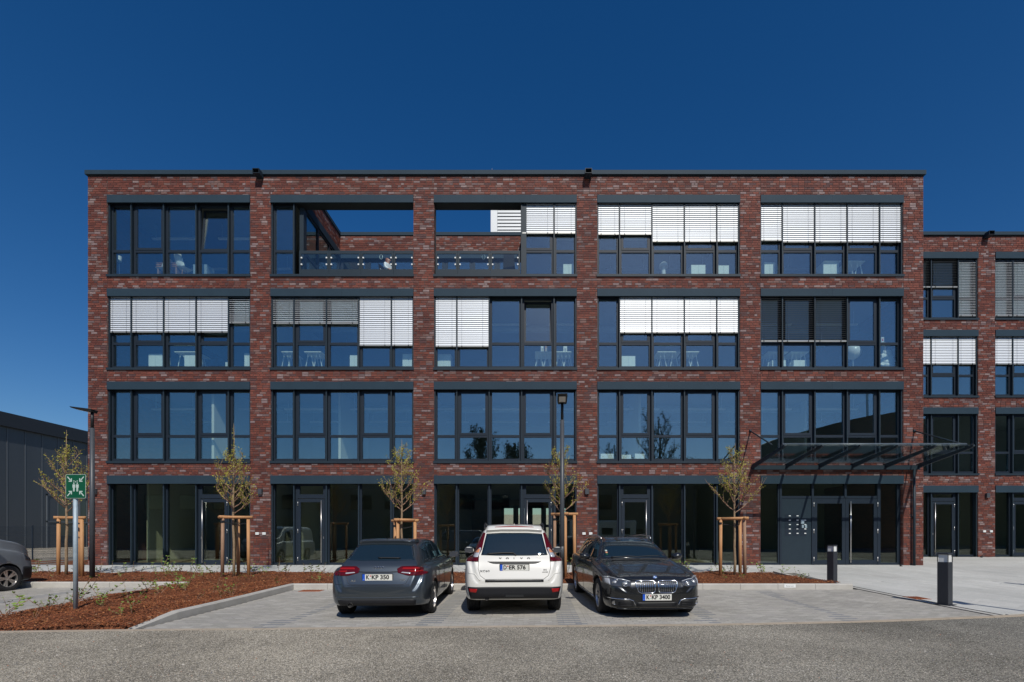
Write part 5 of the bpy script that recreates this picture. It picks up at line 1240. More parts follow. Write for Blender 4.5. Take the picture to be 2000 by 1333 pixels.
class Car:
    def __init__(s, name, label, cat, loc, rz, keys, wheels, pm, tread=.225, pitch=.0115, group=None):
        """keys rows: y, zbottom, halfwidth, zbelt, ztop, top halfwidth"""
        s.t = thing(name, label, cat, loc, rz, group); s.t.rotation_euler = (pitch, 0, rz)
        L = keys[-1][0]; K = [[(k[0], k[j]) for k in keys] for j in range(1, 6)]
        ys = []; y = 0
        while y < L: ys.append(y); d = min(y, L - y); y += .012 if d < .1 else (.025 if d < .45 else .055)
        ys.append(L); mb = MB(); mb.sm = True; ring = None
        for y in ys:
            zb, w, zl_, zt, wt = (pchip(k, y) for k in K); H = zt - zl_
            cp = [(0, zb), (.5 * w, zb), (.86 * w, zb + .005), (.965 * w, zb + .07), (w, zb + (zl_ - zb) * .45), (.992 * w, zb + (zl_ - zb) * .82), (.965 * w, zl_), (.93 * w * .7 + .3 * wt, zl_ + .10 * H), (.93 * w * .32 + .68 * wt, zl_ + .58 * H), (wt, zl_ + .88 * H), (wt * .86, zt - .018), (wt * .5, zt - .004), (0, zt)]
            half = crom(cp, 5); sec = half + [(-x, z) for x, z in half[-2:0:-1]]; ring = len(sec)
            mb.v += [(x, y, z) for x, z in sec]
        for i in range(len(ys) - 1):
            for j in range(ring): mb.f.append([i * ring + j, i * ring + (j + 1) % ring, (i + 1) * ring + (j + 1) % ring, (i + 1) * ring + j]); mb.m.append(0); mb.r.append(0)
        for base, rev in ((0, False), ((len(ys) - 1) * ring, True)):      # end caps
            c = len(mb.v); q = mb.v[base:base + ring]; mb.v.append((0, q[0][1], (min(p[2] for p in q) + max(p[2] for p in q)) / 2))
            for j in range(ring): f = [base + j, c, base + (j + 1) % ring]; mb.f.append(f[::-1] if rev else f); mb.m.append(0); mb.r.append(0)
        me = mb.mesh('body', pm, True); bm = bmesh.new(); bm.from_mesh(me); bmesh.ops.recalc_face_normals(bm, faces=bm.faces); bm.to_mesh(me)
        s.bvh = BVHTree.FromBMesh(bm); bm.free()
        o = link('body', me, s.t); s.body = o
        cut = MB()
        for (wy, wr, hw) in wheels:
            for sg_ in (-1, 1): cut.lathe([(0, 0), (wr + .055, 0), (wr + .055, .36), (0, .36)], 32, (hw + .13 - .36 if sg_ > 0 else -hw - .13, wy, wr), 'x')
        cm = cut.mesh('cutter', 'black'); bm = bmesh.new(); bm.from_mesh(cm); bmesh.ops.remove_doubles(bm, verts=bm.verts, dist=1e-5); bmesh.ops.recalc_face_normals(bm, faces=bm.faces); bm.to_mesh(cm); bm.free()
        cu = bpy.data.objects.new('cutter', cm); COL.objects.link(cu); o2 = bpy.data.objects.new('b', me); COL.objects.link(o2)
        md = o2.modifiers.new('b', 'BOOLEAN'); md.operation = 'DIFFERENCE'; md.object = cu; md.solver = 'EXACT'
        dg = bpy.context.evaluated_depsgraph_get(); dg.update(); m2 = bpy.data.meshes.new_from_object(o2.evaluated_get(dg)); bpy.data.objects.remove(o2); bpy.data.objects.remove(cu)
        if len(m2.polygons) > 500:
            if len(m2.materials) < 2: m2.materials.append(M['black'])
            for p in m2.polygons:
                c = p.center
                inside = any(abs(math.hypot(c.y - wy, c.z - wr) - (wr + .055)) < .004 and abs(p.normal.x) < .6 or (abs(p.normal.x) > .99 and math.hypot(c.y - wy, c.z - wr) < wr + .05 and abs(c.x) < hw - .15) for (wy, wr, hw) in wheels)
                if inside: p.material_index = 1; p.use_smooth = False
            o.data = m2
        for (wy, wr, hw) in wheels:
            for sg_ in (-1, 1): s.wheel(sg_ * hw, wy, wr, sg_, tread)
    def wheel(s, x, y, r, sg_, tw):
        W_ = link('wheel', None, s.t, (x, y, r)); W_.empty_display_size = .1
        t = MB(); t.sm = False; h = tw / 2
        prof = [(r * .66, -h * .9), (r * .80, -h), (r * .93, -h * .97), (r * .985, -h * .80), (r, -h * .6)]
        for k in range(3): a = -h * .5 + k * h * .42; prof += [(r, a), (r - .008, a + .003), (r - .008, a + .012), (r, a + .015)]
        prof += [(r, h * .6), (r * .985, h * .80), (r * .93, h * .97), (r * .80, h), (r * .66, h * .9), (r * .60, h * .4), (r * .60, -h * .4), (r * .66, -h * .9)]
        t.lathe(prof, 40, (0, 0, 0), 'x'); part('tyre', t, 'rubber', W_, False)
        q = MB(); ro = r * .67; f = sg_ * h
        q.lathe([(ro, f * .9), (ro * .93, f * .88), (ro * .90, f * .55), (ro * .90, -f * .7), (ro, -f * .8)], 36, (0, 0, 0), 'x')
        q.lathe([(0, f * .62), (ro * .20, f * .62), (ro * .24, f * .48), (ro * .24, 0)], 20, (0, 0, 0), 'x')
        for k in range(10):
            a = 2 * math.pi * (k // 2) / 5 + (.16 if k % 2 else -.16); u = Vector((0, math.cos(a), math.sin(a))); v = Vector((0, -math.sin(a), math.cos(a)))
            a0, a1 = ro * .20, ro * .95; c0 = u * a0; c1 = u * a1; wd0, wd1 = .018, .024
            vs = []
            for c, wd, fx in ((c0, wd0, f * .6), (c1, wd1, f * .72)):
                for sv, dx in ((-1, 0), (1, 0), (1, -.035 * sg_), (-1, -.035 * sg_)): p = c + v * wd * sv; vs.append((fx + dx, p.y, p.z))
            q.add(vs, [(0, 1, 5, 4), (1, 2, 6, 5), (2, 3, 7, 6), (3, 0, 4, 7), (0, 3, 2, 1), (4, 5, 6, 7)])
        part('rim', q, 'chrome' if False else 'steel', W_, False)
        d = MB(); d.lathe([(0, f * .1), (ro * .75, f * .1)], 24, (0, 0, 0), 'x'); part('brake_disc', d, 'black', W_)
    def hit(s, a, b, axis):
        """project onto the body: axis f (near end), r (far end), + / - (sides), z (top)"""
        for k in range(60):
            if axis == 'f': o, d = Vector((a, -1, b)), Vector((0, 1, 0))
            elif axis == 'r': o, d = Vector((a, 12, b)), Vector((0, -1, 0))
            elif axis == '+': o, d = Vector((3, a, b)), Vector((-1, 0, 0))
            elif axis == '-': o, d = Vector((-3, a, b)), Vector((1, 0, 0))
            else: o, d = Vector((a, b, 4)), Vector((0, 0, -1))
            h = s.bvh.ray_cast(o, d)
            if h[0] is not None:
                n = h[1]
                if n.dot(d) > 0: n = -n
                return h[0], n
            if axis in 'fr': a *= .985; b = b + (.6 - b) * .01
            else: b = b + (.6 - b) * .02
        return Vector((0, 0, 0)), Vector((0, 0, 1))
    def patch(s, name, lo, up, m_, axis='f', off=.004, nu=16, nv=8, parent=None, depth=.012, smooth=True):
        """panel lying on the body between a lower and an upper outline (polylines in the view plane)"""
        def samp(pl, t):
            L = [0]
            for p, q in zip(pl, pl[1:]): L.append(L[-1] + math.hypot(q[0] - p[0], q[1] - p[1]))
            x = t * L[-1]
            for i in range(len(pl) - 1):
                if x <= L[i + 1] + 1e-9: u = (x - L[i]) / max(1e-9, L[i + 1] - L[i]); return (pl[i][0] + (pl[i + 1][0] - pl[i][0]) * u, pl[i][1] + (pl[i + 1][1] - pl[i][1]) * u)
            return pl[-1]
        top = []; bot = []
        for j in range(nv + 1):
            for i in range(nu + 1):
                a, b = samp(lo, i / nu), samp(up, i / nu); t = j / nv
                p, n = s.hit(a[0] + (b[0] - a[0]) * t, a[1] + (b[1] - a[1]) * t, axis); e = 0 < i < nu and 0 < j < nv
                top.append(tuple(p + n * off)); bot.append(tuple(p - n * depth))
        mb = MB(); st = nu + 1; mb.add(top, [(j * st + i, j * st + i + 1, (j + 1) * st + i + 1, (j + 1) * st + i) for j in range(nv) for i in range(nu)])
        per = [i for i in range(nu + 1)] + [j * st + nu for j in range(1, nv + 1)] + [nv * st + i for i in range(nu - 1, -1, -1)] + [j * st for j in range(nv - 1, 0, -1)]
        b0 = len(mb.v); mb.v += [bot[i] for i in per]; n = len(per)
        for k in range(n): mb.f.append([per[k], per[(k + 1) % n], b0 + (k + 1) % n, b0 + k]); mb.m.append(0); mb.r.append(0)
        me = mb.mesh(name, m_, False); bm = bmesh.new(); bm.from_mesh(me); bmesh.ops.recalc_face_normals(bm, faces=bm.faces)
        bm.to_mesh(me); bm.free()
        k = nu * nv; me.polygons.foreach_set('use_smooth', [i < k and smooth for i in range(len(me.polygons))])
        return link(name, me, parent or s.t)
    def line(s, name, pts, r, m_, axis='f', off=.0, n=6, parent=None, closed=False, sub=6):
        P = []
        if closed: pts = list(pts) + [pts[0]]
        for p, q in zip(pts, pts[1:]):
            for k in range(sub): t = k / sub; P.append((p[0] + (q[0] - p[0]) * t, p[1] + (q[1] - p[1]) * t))
        P.append(pts[-1]); w = []
        for a, b in P: h, nn = s.hit(a, b, axis); w.append(tuple(h + nn * off))
        mb = MB(); mb.tube(w, r, n); return part(name, mb, m_, parent or s.t, True)
    def plate(s, cx, cz, txt, w=.52, y=None, hgt=.11, tiltx=0):
        yy = s.hit(cx, cz, 'f')[0].y - .012 if y is None else y
        p = MB(); p.bbox(-w / 2 - .012, w / 2 + .012, -.006, .012, -hgt / 2 - .022, hgt / 2 + .012, .004); pl_ = part('number_plate', p, 'black', s.t, loc=(cx, yy, cz), rot=(R(tiltx), 0, 0))
        p = MB(); p.box(-w / 2 + .044, w / 2, -.009, -.006, -hgt / 2, hgt / 2); part('plate_field', p, 'plate', pl_)
        p = MB(); p.box(-w / 2, -w / 2 + .043, -.0092, -.006, -hgt / 2, hgt / 2); part('plate_blue_strip', p, 'euroblue', pl_)
        a, b = txt.split(' ', 1)
        t1 = text_mesh(a, .104, 'ink', sx=.82, bold=.0035); lx = -w / 2 + .088; o = link('lettering', t1, pl_, (lx, -.0102, 0))
        t2 = text_mesh(b, .104, 'ink', 'LEFT', bold=.0035, fitw=.305 if len(b) < 7 else .335); link('lettering', t2, pl_, (lx + .068, -.0102, 0))
        p = MB(); p.lathe([(0, -.0005), (.013, -.0005), (.013, .001)], 12, (lx + .050, -.0102, .026), 'y'); part('plate_seal', p, 'red', pl_)
        p = MB(); p.lathe([(0, -.0005), (.013, -.0005), (.013, .001)], 12, (lx + .050, -.0102, -.018), 'y'); part('plate_seal', p, 'signwhite', pl_)
        link('lettering', text_mesh('D', .022, 'signwhite'), pl_, (-w / 2 + .021, -.0102, -.036))
    def mirror(s, x, y, z, m_, glass_near=False):
        sg_ = 1 if x > 0 else -1
        mb = MB(); mb.sm = True
        n, k = 12, 8; vs = []
        for j in range(k + 1):
            f = math.sin(math.pi * (j + .35) / (k + .7)) ** .6; yy = -.07 + .16 * j / k
            for i in range(n): a = 2 * math.pi * i / n; vs.append((x + .115 * f * math.cos(a), y + yy, z + .075 * f * math.sin(a) + .01 * math.cos(a) * sg_))
        mb.add(vs, [(j * n + i, j * n + (i + 1) % n, (j + 1) * n + (i + 1) % n, (j + 1) * n + i) for j in range(k) for i in range(n)] + [tuple(range(n - 1, -1, -1)), tuple(range(k * n, k * n + n))])
        mi = part('wing_mirror', mb, m_, s.t, True)
        mb = MB(); mb.tube([(x - sg_ * .07, y + .03, z - .045), (x - sg_ * .17, y + .05, z - .075)], .022, 8); part('mirror_arm', mb, 'black', mi, True)
        yy = y - .072 if glass_near else y + .092; mb = MB(); mb.box(x - .098, x + .098, yy - .006, yy + .002, z - .058, z + .058); part('mirror_glass', mb, 'carglass' if not glass_near else 'darklens', mi)
mir = lambda pts: [(-x, z) for x, z in pts]

# grey hatchback, rear towards the camera ---------------------------------------
A = Car('grey_hatchback', 'grey blue hatchback, leftmost of the three cars, its rear towards the camera', 'car', (-2.83, 8.66, 0.0), R(2.6),
    [(0, .31, .66, .50, .60, .56), (.03, .28, .72, .56, .70, .60), (.08, .26, .775, .66, .82, .64), (.13, .25, .81, .74, .93, .66), (.19, .24, .835, .80, 1.00, .655), (.28, .23, .858, .84, 1.08, .62), (.42, .21, .878, .88, 1.20, .565), (.58, .20, .888, .90, 1.325, .53), (.74, .20, .890, .905, 1.385, .52), (1.1, .20, .892, .91, 1.41, .53), (1.6, .20, .892, .92, 1.425, .545), (2.2, .20, .892, .925, 1.415, .55), (2.6, .20, .892, .93, 1.35, .58), (3.0, .20, .89, .93, 1.17, .61), (3.25, .20, .888, .92, 1.03, .68), (3.5, .20, .88, .88, .97, .70), (3.9, .20, .855, .80, .88, .66), (4.15, .22, .80, .68, .76, .60), (4.25, .26, .73, .58, .66, .55), (4.31, .32, .60, .50, .56, .45)],
    [(.80, .315, .775), (3.43, .315, .775)], 'p_audi')
tl = ([(.345, .835), (.52, .785), (.79, .785)], [(.325, .905), (.40, .948), (.66, .950), (.745, .905)])
for sg_, nm in ((1, ''), (-1, '')):
    f = (lambda q: q) if sg_ > 0 else mir
    lamp_ = A.patch('tail_light', f(tl[0]), f(tl[1]), 'tail', off=.006, nu=24, nv=8)
    A.patch('light_strip', f([(.41, .895), (.72, .893)]), f([(.43, .925), (.69, .925)]), 'tailhot', off=.009, nu=16, nv=2, parent=lamp_)
    A.patch('light_strip', f([(.56, .850), (.765, .848)]), f([(.55, .874), (.75, .872)]), 'tailhot', off=.009, nu=12, nv=2, parent=lamp_)
    A.patch('reversing_light', f([(.40, .835), (.57, .815)]), f([(.42, .85), (.57, .838)]), 'lens', off=.009, nu=8, nv=2, parent=lamp_)
    A.patch('side_light', [(.14, .80), (.30, .815)], [(.14, .90), (.27, .90)], 'tail', '+' if sg_ > 0 else '-', .005, 8, 6)
A.patch('rear_window', [(-.60, 1.055), (-.3, 1.04), (.3, 1.04), (.60, 1.055)], [(-.50, 1.315), (-.25, 1.335), (.25, 1.335), (.50, 1.315)], 'carglass', off=.003, nu=24, nv=12)
A.patch('roof_spoiler', [(-.53, 1.335), (-.25, 1.352), (.25, 1.352), (.53, 1.335)], [(-.50, 1.375), (-.25, 1.388), (.25, 1.388), (.50, 1.375)], 'p_audi', off=.05, nu=24, nv=4, depth=.0)
A.patch('diffuser', [(-.66, .262), (-.4, .255), (.4, .255), (.66, .262)], [(-.68, .36), (-.6, .375), (.6, .375), (.68, .36)], 'plastic', off=.006, nu=24, nv=6)
A.line('bumper_crease', [(-.74, .415), (-.3, .40), (.3, .40), (.74, .415)], .012, 'p_audi', off=-.004)
A.line('tailgate_seam', [(-.62, .905), (-.57, .80), (-.50, .655), (-.44, .635), (.44, .635), (.50, .655), (.57, .80)], .0035, 'black')
A.line('handle_strip', [(-.34, .855), (-.2, .848), (.2, .848), (.34, .855)], .009, 'black', off=.0)
A.line('bumper_seam', [(-.80, .64), (-.44, .625), (.44, .625), (.80, .64)], .004, 'black', off=.0)
A.plate(0.0, .760, 'K KP 350'); lg = None
for k in range(4):
    mb = MB(); cx_, cz_ = -.0675 + k * .045, .915; yy = A.hit(cx_, cz_, 'f')[0].y; n = 18; mb.tube([(cx_ + .029 * math.cos(2 * math.pi * i / n), yy - .006 - .0 * i, cz_ + .029 * math.sin(2 * math.pi * i / n)) for i in range(n + 1)], .0045, 6, cap=False); part('badge_ring', mb, 'chrome', A.t, True)
for tx, x, z, sz in (('A3', -.42, .70, .055), ('TFSI', .44, .71, .040)): link('lettering', text_mesh(tx, sz, 'chrome', ext=.002, sx=1.3), A.t, (x, A.hit(x, z, 'f')[0].y - .004, z))
mb = MB(); mb.tube([(-.46, -.02, .275), (-.46, .25, .275)], .042, 14, cap=False); mb.lathe([(0, 0), (.038, 0)], 14, (-.46, .02, .275), 'y', 1); part('exhaust_pipe', mb, ['steel', 'black'], A.t, True)
A.line('rear_wiper', [(.02, 1.075), (-.05, 1.085), (.35, 1.075)], .011, 'black', off=.018)
mb = MB(); mb.tube([(0, .78, 1.385), (0, .72, 1.43), (0, .60, 1.50)], [.02, .008, .003], 6); part('aerial', mb, 'black', A.t, True)
for ax in '+-':
    A.patch('side_window', [(.62, 1.00), (1.28, .985)], [(.95, 1.28), (1.28, 1.335)], 'carglass', ax, .003, 10, 8)
    A.patch('side_window', [(1.34, .985), (2.02, .98)], [(1.34, 1.34), (2.02, 1.35)], 'carglass', ax, .003, 10, 8)
    A.patch('side_window', [(2.10, .98), (3.02, .985)], [(2.10, 1.35), (2.48, 1.32)], 'carglass', ax, .003, 12, 8)
    for x in (1.31, 2.06): A.line('door_seam', [(x, .97), (x, .6), (x + (.02), .28)], .004, 'black', ax)
    A.line('window_trim', [(.60, .985), (1.5, .965), (3.04, .965)], .007, 'black', ax)
    A.line('shoulder_line', [(.3, .865), (1.5, .86), (3.3, .83)], .006, 'p_audi', ax, off=-.001)
    for x in (1.15, 2.0): A.line('door_handle', [(x, .86), (x + .17, .86)], .013, 'p_audi', ax, off=.02)
A.patch('windscreen', [(-.62, 1.08), (.62, 1.08)], [(-.50, 1.34), (.50, 1.34)], 'carglass', 'r', .003, 16, 10)
for sg_ in (-1, 1): A.mirror(sg_ * .985, 2.98, 1.03, 'p_audi', True)

# white SUV ---------------------------------------------------------------------
V_ = Car('white_suv', 'white sport utility car parked nose in between the two dark cars', 'car', (-.42, 8.93, 0.0), R(3.2),
    [(0, .42, .70, .62, .70, .60), (.03, .38, .77, .68, .80, .66), (.07, .345, .825, .80, .93, .70), (.12, .32, .86, .92, 1.04, .72), (.18, .31, .885, .985, 1.13, .705), (.26, .30, .905, 1.02, 1.26, .655), (.36, .29, .922, 1.045, 1.42, .61), (.46, .28, .932, 1.055, 1.56, .585), (.58, .27, .94, 1.06, 1.635, .585), (.9, .26, .945, 1.06, 1.675, .60), (1.5, .25, .945, 1.06, 1.70, .61), (2.3, .25, .945, 1.06, 1.695, .61), (2.7, .25, .945, 1.06, 1.63, .62), (3.1, .25, .945, 1.05, 1.42, .65), (3.4, .25, .94, 1.04, 1.18, .71), (3.7, .25, .93, 1.0, 1.10, .73), (4.2, .26, .90, .88, .99, .68), (4.45, .29, .83, .76, .86, .62), (4.57, .33, .75, .62, .72, .56), (4.63, .40, .60, .54, .60, .45)],
    [(.93, .36, .80), (3.70, .36, .80)], 'p_volvo', .24)
for f in ((lambda q: q), mir):
    lm = V_.patch('tail_light', f([(.665, 1.015), (.87, 1.02)]), f([(.545, 1.535), (.565, 1.545)]), 'tail', off=.006, nu=2, nv=4)
    bpy.data.objects.remove(lm)
    inner = [(.545, 1.54), (.575, 1.38), (.60, 1.24), (.655, 1.13), (.66, 1.02)]; outer = [(.585, 1.55), (.655, 1.40), (.73, 1.27), (.84, 1.18), (.88, 1.10), (.885, 1.02)]
    lm = V_.patch('tail_light', f(inner), f(outer), 'tail', off=.010, nu=26, nv=8)
    V_.patch('reversing_light', f([(.615, 1.26), (.645, 1.16), (.672, 1.095)]), f([(.635, 1.27), (.735, 1.17), (.78, 1.095)]), 'lens', off=.014, nu=10, nv=5, parent=lm)
    V_.patch('indicator_light', f([(.635, 1.24), (.655, 1.175)]), f([(.655, 1.24), (.72, 1.175)]), 'amber', off=.018, nu=6, nv=3, parent=lm)
    V_.patch('reflector', f([(.69, .465), (.81, .475)]), f([(.67, .535), (.825, .535)]), 'tailhot', off=.012, nu=8, nv=4)
V_.patch('rear_window', [(-.615, 1.135), (-.3, 1.125), (.3, 1.125), (.615, 1.135)], [(-.525, 1.53), (-.25, 1.548), (.25, 1.548), (.525, 1.53)], 'carglass', off=.004, nu=24, nv=14)
V_.patch('roof_spoiler', [(-.52, 1.548), (-.25, 1.566), (.25, 1.566), (.52, 1.548)], [(-.50, 1.635), (-.25, 1.652), (.25, 1.652), (.50, 1.635)], 'p_volvo', off=.06, nu=24, nv=4, depth=0)
V_.patch('third_brake_light', [(-.37, 1.600), (0, 1.608), (.37, 1.600)], [(-.34, 1.607), (0, 1.624), (.34, 1.607)], 'tailhot', off=.066, nu=16, nv=3)
V_.patch('lower_bumper', [(-.80, .345), (-.5, .35), (.5, .35), (.80, .345)], [(-.85, .565), (-.5, .57), (.5, .57), (.85, .565)], 'plastic', off=.007, nu=30, nv=8)
V_.patch('load_strip', [(-.53, .662), (.53, .662)], [(-.53, .695), (.53, .695)], 'plastic', off=.012, nu=14, nv=2)
V_.line('tailgate_seam', [(-.655, 1.12), (-.66, .90), (-.62, .77), (-.53, .705), (.53, .705), (.62, .77), (.66, .90), (.655, 1.12)], .0045, 'black', off=-.001)
V_.patch('handle_recess', [(-.45, 1.0), (-.38, .978), (.38, .978), (.45, 1.0)], [(-.48, 1.015), (-.2, 1.012), (.2, 1.012), (.48, 1.015)], 'black', off=.001, nu=16, nv=3)
V_.line('handle_bar', [(-.49, 1.022), (-.2, 1.02), (.2, 1.02), (.49, 1.022)], .008, 'p_volvo', off=.006)
V_.line('bumper_crease', [(-.84, .82), (-.72, .80), (-.62, .68)], .010, 'p_volvo', off=-.002); V_.line('bumper_crease', [(.84, .82), (.72, .80), (.62, .68)], .010, 'p_volvo', off=-.002)
V_.plate(0.0, .915, 'D ER 576')
for k, ch in enumerate('VOLVO'): x = -.26 + k * .13; link('lettering', text_mesh(ch, .05, 'plastic', ext=.003, sx=1.35, bold=.0015), V_.t, (x, V_.hit(x, 1.075, 'f')[0].y - .004, 1.075))
for tx, x, z, sz in (('XC60', -.54, .85, .055), ('D5', .56, .87, .038), ('AWD', .56, .83, .032)): link('lettering', text_mesh(tx, sz, 'plastic', ext=.002, sx=1.35), V_.t, (x, V_.hit(x, z, 'f')[0].y - .004, z))
V_.line('rear_wiper', [(.03, 1.125), (-.02, 1.165), (-.22, 1.168), (-.50, 1.15)], .014, 'black', off=.022)
mb = MB(); mb.tube([(-.50, .02, .365), (-.50, .4, .365)], .045, 14, cap=False); mb.lathe([(0, 0), (.042, 0)], 14, (-.50, .06, .365), 'y', 1); mb.tube([(-.25, .12, .345), (.35, .12, .345)], .03, 8, 0); part('exhaust_pipe', mb, ['steel', 'black'], V_.t, True)
mb = MB(); mb.bbox(-.17, .17, -.004, .05, .385, .44, .01); part('tow_cover', mb, 'black', V_.t)
mb = MB(); mb.add([(-.02, .62, 1.64), (.02, .62, 1.64), (.012, .86, 1.66), (-.012, .86, 1.66), (0, .62, 1.735)], [(0, 1, 4), (1, 2, 4), (2, 3, 4), (3, 0, 4)]); part('aerial_fin', mb, 'p_volvo', V_.t)
for sg_ in (-1, 1):
    mb = MB(); mb.tube([(sg_ * .56, .62, 1.60), (sg_ * .575, .75, 1.69), (sg_ * .60, 1.6, 1.74), (sg_ * .60, 2.5, 1.70), (sg_ * .59, 2.62, 1.66)], .018, 8); part('roof_rail', mb, 'black', V_.t, True)
    V_.mirror(sg_ * 1.06, 3.0, 1.12, 'p_volvo', True)
for ax in '+-':
    V_.patch('side_window', [(.62, 1.13), (1.30, 1.12)], [(.85, 1.50), (1.30, 1.56)], 'carglass', ax, .003, 10, 8); V_.patch('side_window', [(1.37, 1.12), (2.15, 1.11)], [(1.37, 1.57), (2.15, 1.58)], 'carglass', ax, .003, 10, 8); V_.patch('side_window', [(2.23, 1.11), (3.2, 1.12)], [(2.23, 1.58), (2.68, 1.54)], 'carglass', ax, .003, 12, 8)
    V_.patch('sill_cladding', [(1.30, .27), (3.3, .27)], [(1.30, .42), (3.3, .42)], 'plastic', ax, .006, 12, 4)
V_.patch('windscreen', [(-.66, 1.22), (.66, 1.22)], [(-.54, 1.60), (.54, 1.60)], 'carglass', 'r', .003, 16, 10)

# dark grey estate, front towards the camera --------------------------------------
B = Car('dark_grey_estate', 'dark grey estate car with chrome twin grille, front towards the camera', 'car', (2.12, 8.74, 0.0), R(3.8),
    [(0, .25, .58, .48, .58, .46), (.03, .21, .66, .54, .66, .54), (.08, .19, .74, .60, .72, .62), (.15, .18, .80, .65, .765, .67), (.26, .175, .85, .70, .80, .70), (.45, .17, .892, .755, .845, .72), (.8, .17, .92, .83, .91, .74), (1.2, .17, .93, .885, .965, .74), (1.42, .17, .93, .905, .995, .72), (1.7, .17, .93, .92, 1.17, .655), (2.0, .17, .93, .93, 1.33, .60), (2.2, .17, .93, .93, 1.40, .575), (2.5, .17, .93, .94, 1.445, .575), (3.0, .17, .93, .95, 1.46, .58), (3.8, .18, .93, .96, 1.445, .575), (4.3, .20, .92, .965, 1.40, .56), (4.5, .22, .91, .96, 1.27, .58), (4.7, .25, .88, .93, 1.06, .64), (4.82, .28, .84, .85, .94, .64), (4.9, .34, .72, .66, .78, .55)],
    [(.84, .34, .80), (3.81, .34, .80)], 'p_bmw', .235)
B.patch('bonnet_edge', [(-.6, .705), (0, .70), (.6, .705)], [(-.6, .71), (0, .705), (.6, .71)], 'p_bmw', off=.001, nu=4, nv=1)
for f, sg_ in ((mir, -1), ((lambda q: q), 1)):
    g = B.patch('grille', f([(.045, .50), (.06, .482), (.29, .482), (.34, .53)]), f([(.035, .665), (.06, .682), (.33, .685), (.375, .67)]), 'black', off=-.004, nu=16, nv=8, depth=.03)
    B.line('grille_frame', f([(.032, .52), (.045, .492), (.07, .478), (.28, .478), (.33, .505), (.368, .60), (.378, .665), (.35, .69), (.06, .69), (.034, .668)]), .0085, 'chrome', off=.006, parent=g, closed=True, sub=3)
    for k in range(8):
        x = .075 + k * .037; top = .680 if x < .33 else .665; bot = .490 + max(0, (x - .28)) * 1.3
        B.line('grille_bar', f([(x, bot), (x, top)]), .0045, 'chrome', off=.002, parent=g, sub=3)
    h = B.patch('headlight', f([(.47, .60), (.62, .585), (.80, .60), (.90, .64)]), f([(.455, .675), (.60, .71), (.78, .735), (.90, .735)]), 'darklens', off=.006, nu=20, nv=8)
    for cx_, cz_, rr_ in ((.565, .645, .045), (.715, .655, .055)):
        p, n = B.hit(sg_ * cx_, cz_, 'f'); mb = MB(); k = 18; mb.tube([(p.x + rr_ * math.cos(2 * math.pi * i / k), p.y - .012 + .25 * (rr_ * math.cos(2 * math.pi * i / k)) * sg_, p.z + rr_ * math.sin(2 * math.pi * i / k)) for i in range(k + 1)], .008, 6, cap=False); part('light_ring', mb, 'chrome', h, True)
        mb = MB(); mb.lathe([(0, -.02), (rr_ * .6, -.012), (rr_ * .75, .01)], 18, (p.x, p.y + .002, p.z), 'y'); part('projector_lens', mb, 'lens', h, True)
    B.line('brow_strip', f([(.47, .68), (.60, .712), (.78, .737), (.88, .737)]), .008, 'lens', off=.008, parent=h)
    B.patch('indicator_light', f([(.80, .615), (.87, .64)]), f([(.80, .715), (.87, .72)]), 'lens', off=.011, nu=5, nv=4, parent=h)
    v = B.patch('air_intake', f([(.40, .225), (.78, .235)]), f([(.42, .355), (.80, .365)]), 'black', off=.003, nu=16, nv=6)
    for z in (.255, .285, .315): B.line('intake_slat', f([(.43, z), (.68, z + .005)]), .008, 'plastic', off=.008, parent=v)
    B.line('chrome_strip', f([(.84, .385), (.70, .378), (.50, .372), (.425, .345), (.39, .27)]), .0085, 'chrome', off=.010, parent=v)
    p, n = B.hit(sg_ * .745, .30, 'f'); mb = MB(); mb.lathe([(0, -.008), (.024, -.008), (.030, -.012), (.036, -.012), (.040, .02)], 18, (p.x, p.y, p.z), 'y'); part('fog_lamp', mb, 'chrome', v, False)
B.patch('lower_grille', [(-.37, .23), (.37, .23)], [(-.37, .315), (.37, .315)], 'black', off=.002, nu=12, nv=4)
for z in (.25, .272, .294): B.line('grille_slat', [(-.36, z), (.36, z)], .006, 'plastic', off=.006)
B.line('bumper_lip', [(-.70, .205), (-.4, .195), (.4, .195), (.70, .205)], .012, 'p_bmw', off=.006)
B.line('bonnet_seam', [(-.50, .735), (-.42, .715), (0, .703), (.42, .715), (.50, .735)], .0035, 'black', off=0)
for sg_ in (-1, 1): B.line('bonnet_crease', [(sg_ * .44, .16), (sg_ * .50, .6), (sg_ * .60, 1.3)], .012, 'p_bmw', 'z', off=-.007); B.line('bonnet_seam', [(sg_ * .64, .3), (sg_ * .71, .8), (sg_ * .75, 1.3)], .004, 'black', 'z')
B.plate(0.0, .405, 'K KP 3400')
p, n = B.hit(0, .745, 'f'); lg = link('badge', (lambda mb: (mb.lathe([(0, -.003), (.040, -.003), (.042, .006)], 20, (0, 0, 0), 'y'), mb)[1])(MB()).mesh('badge', 'chrome'), B.t, tuple(p + n * .002), (R(-38), 0, 0))
for k, c in enumerate(('euroblue', 'signwhite', 'euroblue', 'signwhite')):
    mb = MB(); a0 = R(90 * k); pts_ = [(0, -.0045, 0)] + [(.026 * math.cos(a0 + R(90) * i / 5), -.0045, .026 * math.sin(a0 + R(90) * i / 5)) for i in range(6)]; mb.add(pts_, [tuple(range(7))]); part('badge_quarter', mb, c, lg)
B.patch('windscreen', [(-.66, 1.035), (0, 1.01), (.66, 1.035)], [(-.545, 1.36), (0, 1.385), (.545, 1.36)], 'carglass', 'f', .003, 20, 12)
for z, c in ((1.16, 'signwhite'), (1.125, 'amber'), (1.09, 'green')): B.patch('windscreen_sticker', [(-.585, z - .013), (-.54, z - .013)], [(-.585, z + .013), (-.54, z + .013)], c, off=.006, nu=3, nv=2)
